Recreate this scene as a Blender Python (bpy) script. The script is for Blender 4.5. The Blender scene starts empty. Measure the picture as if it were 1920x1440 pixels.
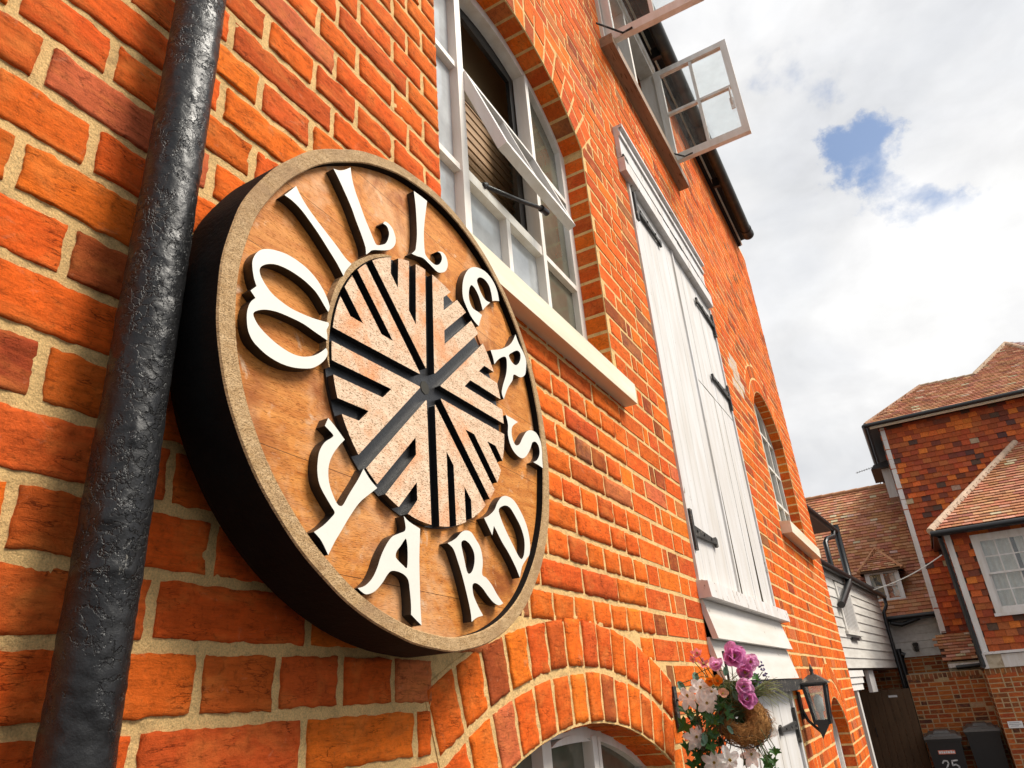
import bpy, bmesh, math, random
from mathutils import Vector, Matrix, noise, geometry
random.seed(7)
S = bpy.context.scene
COL = S.collection
rad = math.radians

# directions, widths and strengths of the thin places in the cloud
GAPS = [((0.0802, 0.8229, 0.5625), 0.08, 0.8), ((0.0978, 0.8349, 0.5416), 0.06, 0.7), ((0.1312, 0.8578, 0.4969), 0.085, 0.8), ((0.1484, 0.8655, 0.4784), 0.075, 0.7), ((0.0483, 0.8270, 0.5601), 0.05, 0.5), ((0.0528, 0.6920, 0.7200), 0.12, 0.5), ((0.32, 0.85, 0.35), .15, .35), ((-.5, .3, .8), .3, .6), ((.8, -.3, .5), .3, .6), ((.9, .5, .3), .25, .6), ((.3, -.8, .5), .35, .6)]

# ------------------------------------------------------------------ camera
cd = bpy.data.cameras.new('camera'); cam = bpy.data.objects.new('camera', cd); COL.objects.link(cam)
cd.sensor_fit = 'HORIZONTAL'; cd.sensor_width = 36.0; cd.lens = 36.0*1314.13/1920.0
cd.clip_start = 0.02; cd.clip_end = 2000
R = ((0.86609318, 0.4946928, -0.07184459), (-0.26387656, 0.33037727, -0.90621191), (-0.42456068, 0.80382205, 0.41667533))
cam.matrix_world = Matrix(((R[0][0], -R[1][0], -R[2][0], 0.75), (R[0][1], -R[1][1], -R[2][1], 0.0), (R[0][2], -R[1][2], -R[2][2], 0.0), (0, 0, 0, 1)))
S.camera = cam
S.view_settings.view_transform = 'Standard'; S.view_settings.look = 'None'
S.view_settings.gamma = 1.0; S.view_settings.use_curve_mapping = False
S.view_settings.exposure = 0.66

# ------------------------------------------------------------------ sun and sky
SUNV = Vector((1.0, 0.34, 1.30)).normalized()
ld = bpy.data.lights.new('sun', 'SUN'); sun = bpy.data.objects.new('sun', ld); COL.objects.link(sun)
ld.energy = 3.5; ld.angle = rad(26); ld.color = (1.0, 0.94, 0.84)
sun.rotation_euler = SUNV.to_track_quat('Z', 'Y').to_euler(); sun.location = (20, 10, 20)
W = bpy.data.worlds.new('World'); S.world = W; W.use_nodes = True
nt = W.node_tree; nt.nodes.clear()
def N(nt, t, **kw):
    n = nt.nodes.new(t)
    for k, v in kw.items():
        if k in n.inputs.keys() if isinstance(k, str) else False: n.inputs[k].default_value = v
        else: setattr(n, k, v)
    return n
def lk(nt, a, b): nt.links.new(a, b)
def math_(nt, op, a, b=None, clamp=False):
    n = nt.nodes.new('ShaderNodeMath'); n.operation = op; n.use_clamp = clamp
    for i, v in enumerate((a, b)):
        if v is None: continue
        if isinstance(v, (int, float)): n.inputs[i].default_value = v
        else: nt.links.new(v, n.inputs[i])
    return n.outputs[0]
def ramp(nt, fac, stops, interp='LINEAR'):
    n = nt.nodes.new('ShaderNodeValToRGB'); n.color_ramp.interpolation = interp
    e = n.color_ramp.elements
    while len(e) < len(stops): e.new(0.5)
    for i, (p, c) in enumerate(stops):
        e[i].position = p; e[i].color = (c, c, c, 1) if isinstance(c, (int, float)) else (*c, 1)
    nt.links.new(fac, n.inputs[0]); return n.outputs[0]
def mix(nt, fac, a, b, bt='MIX'):
    n = nt.nodes.new('ShaderNodeMix'); n.data_type = 'RGBA'; n.blend_type = bt
    for s, v in ((n.inputs[0], fac), (n.inputs[6], a), (n.inputs[7], b)):
        if isinstance(v, (int, float)): s.default_value = v
        elif isinstance(v, tuple): s.default_value = (*v, 1)
        else: nt.links.new(v, s)
    return n.outputs[2]
def noise_(nt, vec, scale, detail=4, rough=.55, dist=0.0):
    n = nt.nodes.new('ShaderNodeTexNoise'); n.inputs['Scale'].default_value = scale; n.inputs['Detail'].default_value = detail
    n.inputs['Roughness'].default_value = rough; n.inputs['Distortion'].default_value = dist
    if vec is not None: nt.links.new(vec, n.inputs['Vector'])
    return n.outputs['Fac']
tc = nt.nodes.new('ShaderNodeTexCoord'); D = tc.outputs['Generated']
sky = nt.nodes.new('ShaderNodeTexSky'); sky.sky_type = 'NISHITA'; sky.sun_disc = False
sky.sun_elevation = math.asin(SUNV.z); sky.sun_rotation = math.atan2(SUNV.x, SUNV.y)
bg1 = nt.nodes.new('ShaderNodeBackground'); bg1.inputs[1].default_value = 0.10; lk(nt, sky.outputs[0], bg1.inputs[0])
# cloud deck: billowy noise on the sky direction, with a few real gaps
mp = nt.nodes.new('ShaderNodeMapping'); mp.inputs['Scale'].default_value = (1, 1, 1.7); mp.inputs['Location'].default_value = (3.1, .4, 1.2); lk(nt, D, mp.inputs[0])
n1 = noise_(nt, mp.outputs[0], 2.6, 9, .52, .25)
n2 = noise_(nt, mp.outputs[0], 7.5, 8, .55, .3)
n3 = noise_(nt, mp.outputs[0], 1.1, 4, .5, 0)
dens = math_(nt, 'ADD', math_(nt, 'MULTIPLY', n1, .65), math_(nt, 'MULTIPLY', n2, .35))
def gap(v, w, s):
    d = nt.nodes.new('ShaderNodeVectorMath'); d.operation = 'DOT_PRODUCT'; lk(nt, WD, d.inputs[0]); d.inputs[1].default_value = Vector(v).normalized()
    m = nt.nodes.new('ShaderNodeMapRange'); m.interpolation_type = 'LINEAR'; lk(nt, d.outputs['Value'], m.inputs[0])
    m.inputs[1].default_value = math.cos(w); m.inputs[2].default_value = 1.0; m.inputs[3].default_value = 0; m.inputs[4].default_value = s
    return m.outputs[0]
wn = nt.nodes.new('ShaderNodeTexNoise'); wn.inputs['Scale'].default_value = 6.5; wn.inputs['Detail'].default_value = 9; wn.inputs['Roughness'].default_value = .62; lk(nt, D, wn.inputs['Vector'])
wv = nt.nodes.new('ShaderNodeVectorMath'); wv.operation = 'MULTIPLY_ADD'; lk(nt, wn.outputs['Color'], wv.inputs[0]); wv.inputs[1].default_value = (.34, .34, .22); 
wb_ = nt.nodes.new('ShaderNodeVectorMath'); wb_.operation = 'ADD'; lk(nt, D, wb_.inputs[0]); wb_.inputs[1].default_value = (-.17, -.17, -.11); lk(nt, wb_.outputs[0], wv.inputs[2])
wz = nt.nodes.new('ShaderNodeVectorMath'); wz.operation = 'NORMALIZE'; lk(nt, wv.outputs[0], wz.inputs[0]); WD = wz.outputs[0]
gaps = None
for g in GAPS:
    o = gap(*g); gaps = o if gaps is None else math_(nt, 'MAXIMUM', gaps, o)
cover = math_(nt, 'SUBTRACT', math_(nt, 'ADD', math_(nt, 'MULTIPLY', dens, 3.4), -.93), gaps)
cover = ramp(nt, cover, [(.05, .06), (.50, 1.0)], 'EASE')
shade = math_(nt, 'ADD', math_(nt, 'MULTIPLY', n1, .6), math_(nt, 'MULTIPLY', n3, .4))
ccol = ramp(nt, shade, [(.38, (.51, .52, .55)), (.45, (.60, .61, .63)), (.52, (.69, .69, .695)), (.60, (.82, .815, .805))])
fine = ramp(nt, n2, [(.3, .90), (.7, 1.10)])
ccol = mix(nt, 1.0, ccol, fine, 'MULTIPLY')
bg2 = nt.nodes.new('ShaderNodeBackground'); bg2.inputs[1].default_value = 0.84; lk(nt, ccol, bg2.inputs[0])
ms = nt.nodes.new('ShaderNodeMixShader'); lk(nt, cover, ms.inputs[0]); lk(nt, bg1.outputs[0], ms.inputs[1]); lk(nt, bg2.outputs[0], ms.inputs[2])
wo = nt.nodes.new('ShaderNodeOutputWorld'); lk(nt, ms.outputs[0], wo.inputs[0])

# ------------------------------------------------------------------ materials
def new_mat(name):
    m = bpy.data.materials.new(name); m.use_nodes = True; nt = m.node_tree
    b = nt.nodes['Principled BSDF']; tcn = nt.nodes.new('ShaderNodeTexCoord')
    return m, nt, b, tcn.outputs['Object']
def bump(nt, b, h, strength=.5, dist=.004, prev=None):
    n = nt.nodes.new('ShaderNodeBump'); n.inputs['Strength'].default_value = strength; n.inputs['Distance'].default_value = dist
    nt.links.new(h, n.inputs['Height'])
    if prev is not None: nt.links.new(prev, n.inputs['Normal'])
    nt.links.new(n.outputs[0], b.inputs['Normal']); return n.outputs[0]
def scaled(nt, vec, s, rot=(0, 0, 0)):
    m = nt.nodes.new('ShaderNodeMapping'); m.inputs['Scale'].default_value = s; m.inputs['Rotation'].default_value = rot
    nt.links.new(vec, m.inputs[0]); return m.outputs[0]
def simple(name, col, rough=.6, var=.12, scale=20, metallic=0, bmp=.2, bd=.002, dirt=None, dsc=6, spec=None, wear=None):
    m, nt, b, v = new_mat(name)
    n = noise_(nt, v, scale, 6, .6)
    f = ramp(nt, n, [(.3, 1-var), (.7, 1+var)])
    c = mix(nt, 1.0, col, f, 'MULTIPLY')
    if dirt:
        d = ramp(nt, noise_(nt, v, dsc, 8, .65), [(dirt[0], 0.0), (dirt[1], 1.0)]); c = mix(nt, d, c, dirt[2])
    if wear:
        d = ramp(nt, noise_(nt, v, wear[3], 10, .7), [(wear[0], 0.0), (wear[1], 1.0)]); c = mix(nt, d, c, wear[2])
    nt.links.new(c, b.inputs['Base Color']); b.inputs['Roughness'].default_value = rough; b.inputs['Metallic'].default_value = metallic
    if spec is not None: b.inputs['Specular IOR Level'].default_value = spec
    if bmp: bump(nt, b, noise_(nt, v, scale*4, 6, .65), bmp, bd)
    return m
def brick_mat(name, fine=1.0):
    m, nt, b, v = new_mat(name)
    a = nt.nodes.new('ShaderNodeAttribute'); a.attribute_name = 'Col'
    c0 = a.outputs['Color']
    n1 = noise_(nt, v, 28, 8, .65, .4)
    c = mix(nt, ramp(nt, n1, [(.44, 0.0), (.76, .42)]), c0, (.34, .066, .014))
    n2 = noise_(nt, scaled(nt, v, (1, 1, 1.6)), 11, 6, .6, .6)
    c = mix(nt, ramp(nt, n2, [(.50, 0.0), (.72, .42)]), c, (.80, .27, .06))
    st = ramp(nt, noise_(nt, scaled(nt, v, (1, .22, 1.3), (.12, 0, 0)), 120, 8, .75, .3), [(.34, .74), (.50, 1.0), (.70, 1.16)])
    c = mix(nt, 1.0, c, st, 'MULTIPLY')
    dk = ramp(nt, noise_(nt, v, 90, 6, .7), [(.30, .58), (.44, 1.0), (.8, 1.12)])
    c = mix(nt, 1.0, c, dk, 'MULTIPLY')
    # lime bloom and mortar smears
    sm = ramp(nt, noise_(nt, v, 19, 10, .75, .8), [(.60, 0.0), (.74, .42)])
    c = mix(nt, sm, c, (.55, .38, .24))
    # thin dark creases lying roughly along the bed
    w = nt.nodes.new('ShaderNodeTexVoronoi'); w.feature = 'DISTANCE_TO_EDGE'; w.inputs['Scale'].default_value = 26*fine
    dv = nt.nodes.new('ShaderNodeMix'); dv.data_type = 'VECTOR'; dv.inputs[0].default_value = .2
    nn = nt.nodes.new('ShaderNodeTexNoise'); nn.inputs['Scale'].default_value = 18; nn.inputs['Detail'].default_value = 6
    sv = scaled(nt, v, (1, .35, 1.9), (.22, 0, 0)); nt.links.new(sv, nn.inputs['Vector'])
    nt.links.new(sv, dv.inputs[4]); nt.links.new(nn.outputs['Color'], dv.inputs[5]); nt.links.new(dv.outputs[1], w.inputs['Vector'])
    edge = ramp(nt, w.outputs['Distance'], [(0.0, 0.0), (.028, 1.0)])
    keep = ramp(nt, noise_(nt, v, 17, 4, .6), [(.49, 1.0), (.60, .1)])
    crack = math_(nt, 'MAXIMUM', edge, keep)
    c = mix(nt, crack, mix(nt, 1.0, c, (.35, .28, .25), 'MULTIPLY'), c)
    nt.links.new(c, b.inputs['Base Color']); b.inputs['Roughness'].default_value = .9; b.inputs['Specular IOR Level'].default_value = .12
    p = bump(nt, b, crack, .6, .0025)
    p = bump(nt, b, noise_(nt, v, 80, 10, .78), 1.0, .0045, p)
    p = bump(nt, b, st, .6, .0025, p)
    bump(nt, b, noise_(nt, v, 260, 5, .7), .6, .0016, p)
    return m
def mortar_mat(name, col=(.74, .48, .205)):
    m, nt, b, v = new_mat(name)
    c = mix(nt, ramp(nt, noise_(nt, v, 9, 6, .6), [(.35, 0.0), (.7, 1.0)]), col, tuple(min(1, x*1.25) for x in col))
    c = mix(nt, ramp(nt, noise_(nt, v, 30, 8, .7), [(.5, 0.0), (.72, .6)]), c, (.26, .17, .08))
    c = mix(nt, 1.0, c, ramp(nt, noise_(nt, v, 420, 3, .6), [(.3, .75), (.6, 1.1)]), 'MULTIPLY')
    nt.links.new(c, b.inputs['Base Color']); b.inputs['Roughness'].default_value = .95; b.inputs['Specular IOR Level'].default_value = .15
    p = bump(nt, b, noise_(nt, v, 45, 9, .75), 1.0, .010)
    bump(nt, b, noise_(nt, v, 350, 4, .7), .6, .0015, p)
    return m
def wood_mat(name, c1, c2, grain=(1, 1, 12), rot=(0, 0, 0), rough=.55, coat=0.0, blot=None, scale=8, dark=.25, bs=.5, pt=.34, spec=.3, boards=None):
    m, nt, b, v = new_mat(name)
    g = scaled(nt, v, grain, rot)
    n = noise_(nt, g, scale, 8, .65, .5)
    c = mix(nt, ramp(nt, n, [(.32, 0.0), (.68, 1.0)]), c1, c2)
    pit = ramp(nt, noise_(nt, g, scale*9, 4, .6), [(pt, 0.0), (pt+.07, 1.0)])
    c = mix(nt, pit, mix(nt, 1.0, c, (dark+.15, dark+.1, dark), 'MULTIPLY'), c)
    if blot:
        for (lo, hi, col, sc) in blot:
            c = mix(nt, ramp(nt, noise_(nt, v, sc, 8, .62, .4), [(lo, 0.0), (hi, 1.0)]), c, col)
    if boards:   # glued-up boards: each its own tone, with a thin joint between
        sp = nt.nodes.new('ShaderNodeSeparateXYZ'); nt.links.new(v, sp.inputs[0]); zc = math_(nt, 'ADD', sp.outputs['Z'], math_(nt, 'MULTIPLY', sp.outputs['Y'], .03))
        u = math_(nt, 'DIVIDE', math_(nt, 'SUBTRACT', zc, boards[0]), boards[1]); fr = math_(nt, 'FRACT', u)
        tn = nt.nodes.new('ShaderNodeTexWhiteNoise'); tn.noise_dimensions = '1D'; nt.links.new(math_(nt, 'FLOOR', u), tn.inputs['W'])
        c = mix(nt, 1.0, c, ramp(nt, tn.outputs['Value'], [(0, .93), (1, 1.08)]), 'MULTIPLY')
        c = mix(nt, math_(nt, 'LESS_THAN', fr, .0008/boards[1]), c, (.03, .012, .004))
    nt.links.new(c, b.inputs['Base Color']); b.inputs['Roughness'].default_value = rough; b.inputs['Coat Weight'].default_value = coat; b.inputs['Specular IOR Level'].default_value = spec
    b.inputs['Coat Roughness'].default_value = .35
    p = bump(nt, b, noise_(nt, g, scale*5, 6, .7), bs, .0012)
    bump(nt, b, pit, bs*.8, .0008, p)
    return m
def white_wood(name, col=(.80, .79, .76), peel=.70, grime=(.5, .44, .36), vert=True):
    m, nt, b, v = new_mat(name)
    g = scaled(nt, v, (1, 1, .15) if vert else (1, .12, 1))
    c = mix(nt, ramp(nt, noise_(nt, g, 14, 6, .6), [(.36, 0.0), (.70, .6)]), col, grime)
    pl = ramp(nt, noise_(nt, scaled(nt, v, (1, 1, .5)), 22, 10, .75, .3), [(peel, 0.0), (peel+.015, 1.0)])
    c = mix(nt, pl, c, (.23, .17, .12))
    c = mix(nt, ramp(nt, noise_(nt, v, 5, 5, .6), [(.55, 0.0), (.8, .3)]), c, tuple(x*.7 for x in col))
    nt.links.new(c, b.inputs['Base Color']); b.inputs['Roughness'].default_value = .5
    p = bump(nt, b, noise_(nt, g, 60, 6, .6), .35, .001)
    bump(nt, b, pl, .5, -.0012, p)
    return m
def attr_mat(name, rough=.85, sc=40, bs=.6, bd=.003, moss=None):
    m, nt, b, v = new_mat(name)
    a = nt.nodes.new('ShaderNodeAttribute'); a.attribute_name = 'Col'
    c = mix(nt, 1.0, a.outputs['Color'], ramp(nt, noise_(nt, v, sc, 6, .65), [(.3, .7), (.7, 1.2)]), 'MULTIPLY')
    if moss: c = mix(nt, ramp(nt, noise_(nt, v, moss[3], 8, .7), [(moss[0], 0.0), (moss[1], .8)]), c, moss[2])
    nt.links.new(c, b.inputs['Base Color']); b.inputs['Roughness'].default_value = rough; b.inputs['Specular IOR Level'].default_value = .3
    bump(nt, b, noise_(nt, v, sc*2, 6, .7), bs, bd); return m
def glass_mat(name, tint=(.94, .96, .955), dusty=.06):
    m = bpy.data.materials.new(name); m.use_nodes = True; nt = m.node_tree; nt.nodes.clear()
    o = nt.nodes.new('ShaderNodeOutputMaterial'); t = nt.nodes.new('ShaderNodeBsdfTransparent'); g = nt.nodes.new('ShaderNodeBsdfGlossy')
    d = nt.nodes.new('ShaderNodeBsdfDiffuse'); d.inputs[0].default_value = (.55, .54, .5, 1)
    t.inputs[0].default_value = (*tint, 1); g.inputs['Roughness'].default_value = .03; g.inputs[0].default_value = (.95, .95, .95, 1)
    tcn = nt.nodes.new('ShaderNodeTexCoord'); bn = nt.nodes.new('ShaderNodeBump'); bn.inputs['Strength'].default_value = .25; bn.inputs['Distance'].default_value = .01
    lk(nt, noise_(nt, tcn.outputs['Object'], 5, 2), bn.inputs['Height']); lk(nt, bn.outputs[0], g.inputs['Normal'])
    f = nt.nodes.new('ShaderNodeLayerWeight')   # Schlick reflectance, the same from both faces
    fr_ = math_(nt, 'ADD', math_(nt, 'MULTIPLY', math_(nt, 'POWER', f.outputs['Facing'], 4.5), .9), .05)
    m1 = nt.nodes.new('ShaderNodeMixShader'); m2 = nt.nodes.new('ShaderNodeMixShader')
    lk(nt, math_(nt, 'MULTIPLY', ramp(nt, noise_(nt, tcn.outputs['Object'], 9, 6, .7), [(.35, .3), (.7, 1.0)]), dusty*2), m1.inputs[0])
    lk(nt, t.outputs[0], m1.inputs[1]); lk(nt, d.outputs[0], m1.inputs[2])
    lk(nt, fr_, m2.inputs[0]); lk(nt, m1.outputs[0], m2.inputs[1]); lk(nt, g.outputs[0], m2.inputs[2])
    lk(nt, m2.outputs[0], o.inputs[0]); return m

M = {}
M['brick'] = brick_mat('old_brick')
M['mortar'] = mortar_mat('lime_mortar')
M['brick_far'] = brick_mat('garden_brick')
M['mortar_far'] = mortar_mat('garden_mortar', (.42, .30, .17))
M['tile_wall'] = attr_mat('hung_tile', moss=(.62, .74, (.16, .13, .10), 6))
M['tile_roof'] = attr_mat('roof_tile', moss=(.58, .76, (.40, .30, .19), 3))
M['white'] = white_wood('white_painted_wood', (.69, .67, .655), .66)
M['white_old'] = white_wood('peeling_white_paint', (.70, .67, .66), .60)
M['white_h'] = white_wood('white_painted_board', (.66, .63, .59), .635, vert=False)
M['frame'] = white_wood('window_paint', (.80, .77, .72), .72, (.52, .43, .33))
M['cream'] = white_wood('cream_sill_paint', (.78, .72, .58), .76, (.6, .48, .26), vert=False)
M['sill_wood'] = wood_mat('bare_sill_wood', (.20, .12, .07), (.36, .24, .15), (1, .1, 1), scale=12)
M['weather'] = white_wood('weatherboard_paint', (.68, .65, .60), .74, (.42, .38, .33), vert=False)
M['soffit'] = simple('eaves_shade_black', (.01, .01, .01), .8, .2, 30, bmp=.1)  # near-black put in for the shade under the eaves
M['black'] = simple('black_paint', (.012, .012, .013), .35, .2, 30, bmp=.3, bd=.002)
M['iron'] = simple('rusting_iron', (.022, .020, .018), .6, .3, 60, bmp=.6, bd=.002, dirt=(.56, .66, (.22, .19, .15)), dsc=40)
M['gutter'] = simple('old_gutter', (.022, .020, .016), .5, .3, 12, bmp=.5, bd=.003, dirt=(.5, .75, (.07, .065, .03)), dsc=9)
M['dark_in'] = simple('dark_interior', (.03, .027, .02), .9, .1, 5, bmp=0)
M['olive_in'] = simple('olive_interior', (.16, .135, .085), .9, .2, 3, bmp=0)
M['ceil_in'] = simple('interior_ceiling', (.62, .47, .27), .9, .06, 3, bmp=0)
M['glass'] = glass_mat('old_window_glass')
M['glass_d'] = glass_mat('dusty_window_glass', dusty=.16)
M['sky_pale'] = simple('sky_pale_glass', (.42, .44, .45), .08, .25, 7, bmp=0, spec=.9)  # pale grey base: sky reflection and white film put into the colour
M['olive_glass'] = simple('grimy_glass', (.115, .11, .08), .08, .35, 5, bmp=0, spec=.6)
M['curtain'] = simple('net_curtain', (.62, .60, .55), .9, .12, 8, bmp=.3)
M['asphalt'] = simple('asphalt', (.05, .05, .05), .9, .2, 40, bmp=.7, bd=.006)
M['bin'] = simple('bin_plastic', (.010, .010, .011), .42, .2, 20, bmp=.1)
M['bin_lid'] = simple('grey_bin_lid', (.085, .078, .072), .4, .2, 20, bmp=.15)
M['gate'] = wood_mat('dark_gate_wood', (.075, .040, .018), (.13, .072, .034), (1, 1, .12), scale=14)
M['paper'] = simple('white_plaque', (.75, .75, .74), .5, .05, 20, bmp=.05)
M['red'] = simple('red_sticker', (.75, .22, .14), .5, .1, 20, bmp=0)
M['grey_text'] = simple('grey_lettering', (.30, .30, .33), .6, .1, 20, bmp=0)
M['render'] = simple('cream_render', (.52, .44, .32), .9, .15, 12, bmp=.4, dirt=(.55, .7, (.30, .23, .15)))
M['coir'] = wood_mat('coir_fibre', (.20, .085, .022), (.42, .21, .065), (6, 1, 1), (0, .6, .3), rough=.95, scale=20, bs=1.0)
M['peb'] = None
# the sign
M['rim'] = wood_mat('weathered_rim_wood', (.42, .25, .105), (.62, .42, .225), (1, 3, 9), (.5, 0, 0), .8, 0, [(.50, .72, (.34, .20, .10), 7)], 16, .30, 1.0, .40)
M['panel'] = wood_mat('varnished_sign_wood', (.46, .140, .022), (.70, .29, .07), (1, 1.5, 9), (1.2, 0, 0), .5, 0,
                      [(.50, .68, (.70, .40, .21), 6), (.54, .68, (.30, .085, .018), 8), (.60, .74, (.66, .46, .30), 26)], 9, .45, .7, .36, .15, (.457, .134))
M['stone_top'] = wood_mat('pitted_millstone_wood', (.64, .42, .27), (.82, .61, .44), (1, 2, 6), (.5, 0, 0), .75, 0, [(.52, .68, (.70, .29, .12), 9)], 15, .16, .9, .37, .2)
M['groove'] = simple('groove_black_paint', (.012, .0115, .012), .34, .3, 40, bmp=.4, bd=.002)
M['letter'] = simple('white_letter_paint', (.68, .65, .58), .45, .03, 20, bmp=.25, bd=.001, wear=(.72, .76, (.70, .62, .5), 18))
M['sign_side'] = simple('sign_side_black', (.005, .005, .005), .75, .3, 30, bmp=.5, bd=.003, wear=(.71, .75, (.20, .14, .06), 30), spec=.12)
def pipe_mat():
    m, nt, b, v = new_mat('flaking_pipe_paint'); b.inputs['Specular IOR Level'].default_value = .35
    w = nt.nodes.new('ShaderNodeTexVoronoi'); w.feature = 'DISTANCE_TO_EDGE'; w.inputs['Scale'].default_value = 44
    nn = nt.nodes.new('ShaderNodeTexNoise'); nn.inputs['Scale'].default_value = 22; nn.inputs['Detail'].default_value = 8
    nt.links.new(v, nn.inputs['Vector']); mx = nt.nodes.new('ShaderNodeMix'); mx.data_type = 'VECTOR'; mx.inputs[0].default_value = .16
    nt.links.new(v, mx.inputs[4]); nt.links.new(nn.outputs['Color'], mx.inputs[5]); nt.links.new(mx.outputs[1], w.inputs['Vector'])
    e = ramp(nt, w.outputs['Distance'], [(0, 0.0), (.09, 1.0)])
    keep = ramp(nt, noise_(nt, scaled(nt, v, (1, 1, .6)), 16, 6, .7), [(.47, 1.0), (.60, .1)])
    cr = math_(nt, 'MAXIMUM', e, keep)
    c = mix(nt, ramp(nt, noise_(nt, v, 14, 8, .7), [(.35, 0.0), (.75, 1.0)]), (.005, .005, .0055), (.020, .0195, .020))
    c = mix(nt, cr, (.004, .004, .004), c)
    c = mix(nt, ramp(nt, noise_(nt, scaled(nt, v, (1, 1, .25)), 42, 8, .75), [(.66, 0.0), (.72, .75)]), c, (.36, .33, .28))
    nt.links.new(c, b.inputs['Base Color'])
    nt.links.new(ramp(nt, noise_(nt, v, 30, 6, .7), [(.3, .20), (.7, .46)]), b.inputs['Roughness'])
    p = bump(nt, b, cr, .8, .003); p = bump(nt, b, noise_(nt, v, 90, 8, .7), .45, .002, p); bump(nt, b, noise_(nt, v, 18, 5, .6), .5, .006, p)
    return m
M['pipe'] = pipe_mat()
def flat(name, col, rough=.6):   # thin petals and leaves: some light comes through them
    m, nt, b, v = new_mat(name)
    c = mix(nt, 1.0, col, ramp(nt, noise_(nt, v, 70, 5, .6), [(.3, .8), (.7, 1.2)]), 'MULTIPLY')
    nt.links.new(c, b.inputs['Base Color']); b.inputs['Roughness'].default_value = rough
    t = nt.nodes.new('ShaderNodeBsdfTranslucent'); nt.links.new(c, t.inputs[0]); s = nt.nodes.new('ShaderNodeMixShader'); s.inputs[0].default_value = .5
    lk(nt, b.outputs[0], s.inputs[1]); lk(nt, t.outputs[0], s.inputs[2]); lk(nt, s.outputs[0], nt.nodes['Material Output'].inputs[0])
    return m
M['purple'] = flat('mauve_petal', (.72, .27, .54)); M['purple2'] = flat('pale_mauve_petal', (.85, .46, .70)); M['wpetal'] = flat('white_petal', (.97, .95, .90))
M['pink'] = flat('pink_petal', (.85, .28, .28)); M['orange'] = flat('orange_petal', (.85, .30, .02)); M['peach'] = flat('peach_petal', (.85, .5, .33))
M['lav'] = flat('lavender_bud', (.24, .20, .36)); M['yellow'] = flat('yellow_centre', (.5, .35, .05))
M['ivy'] = flat('ivy_leaf', (.055, .17, .025), .45); M['ivy2'] = flat('dark_ivy_leaf', (.035, .11, .025), .45); M['teal'] = flat('eucalyptus_leaf', (.16, .30, .21), .6)
M['stem'] = flat('plant_stem', (.10, .13, .04)); M['grassy'] = flat('pale_grass_blade', (.42, .46, .22))

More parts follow.
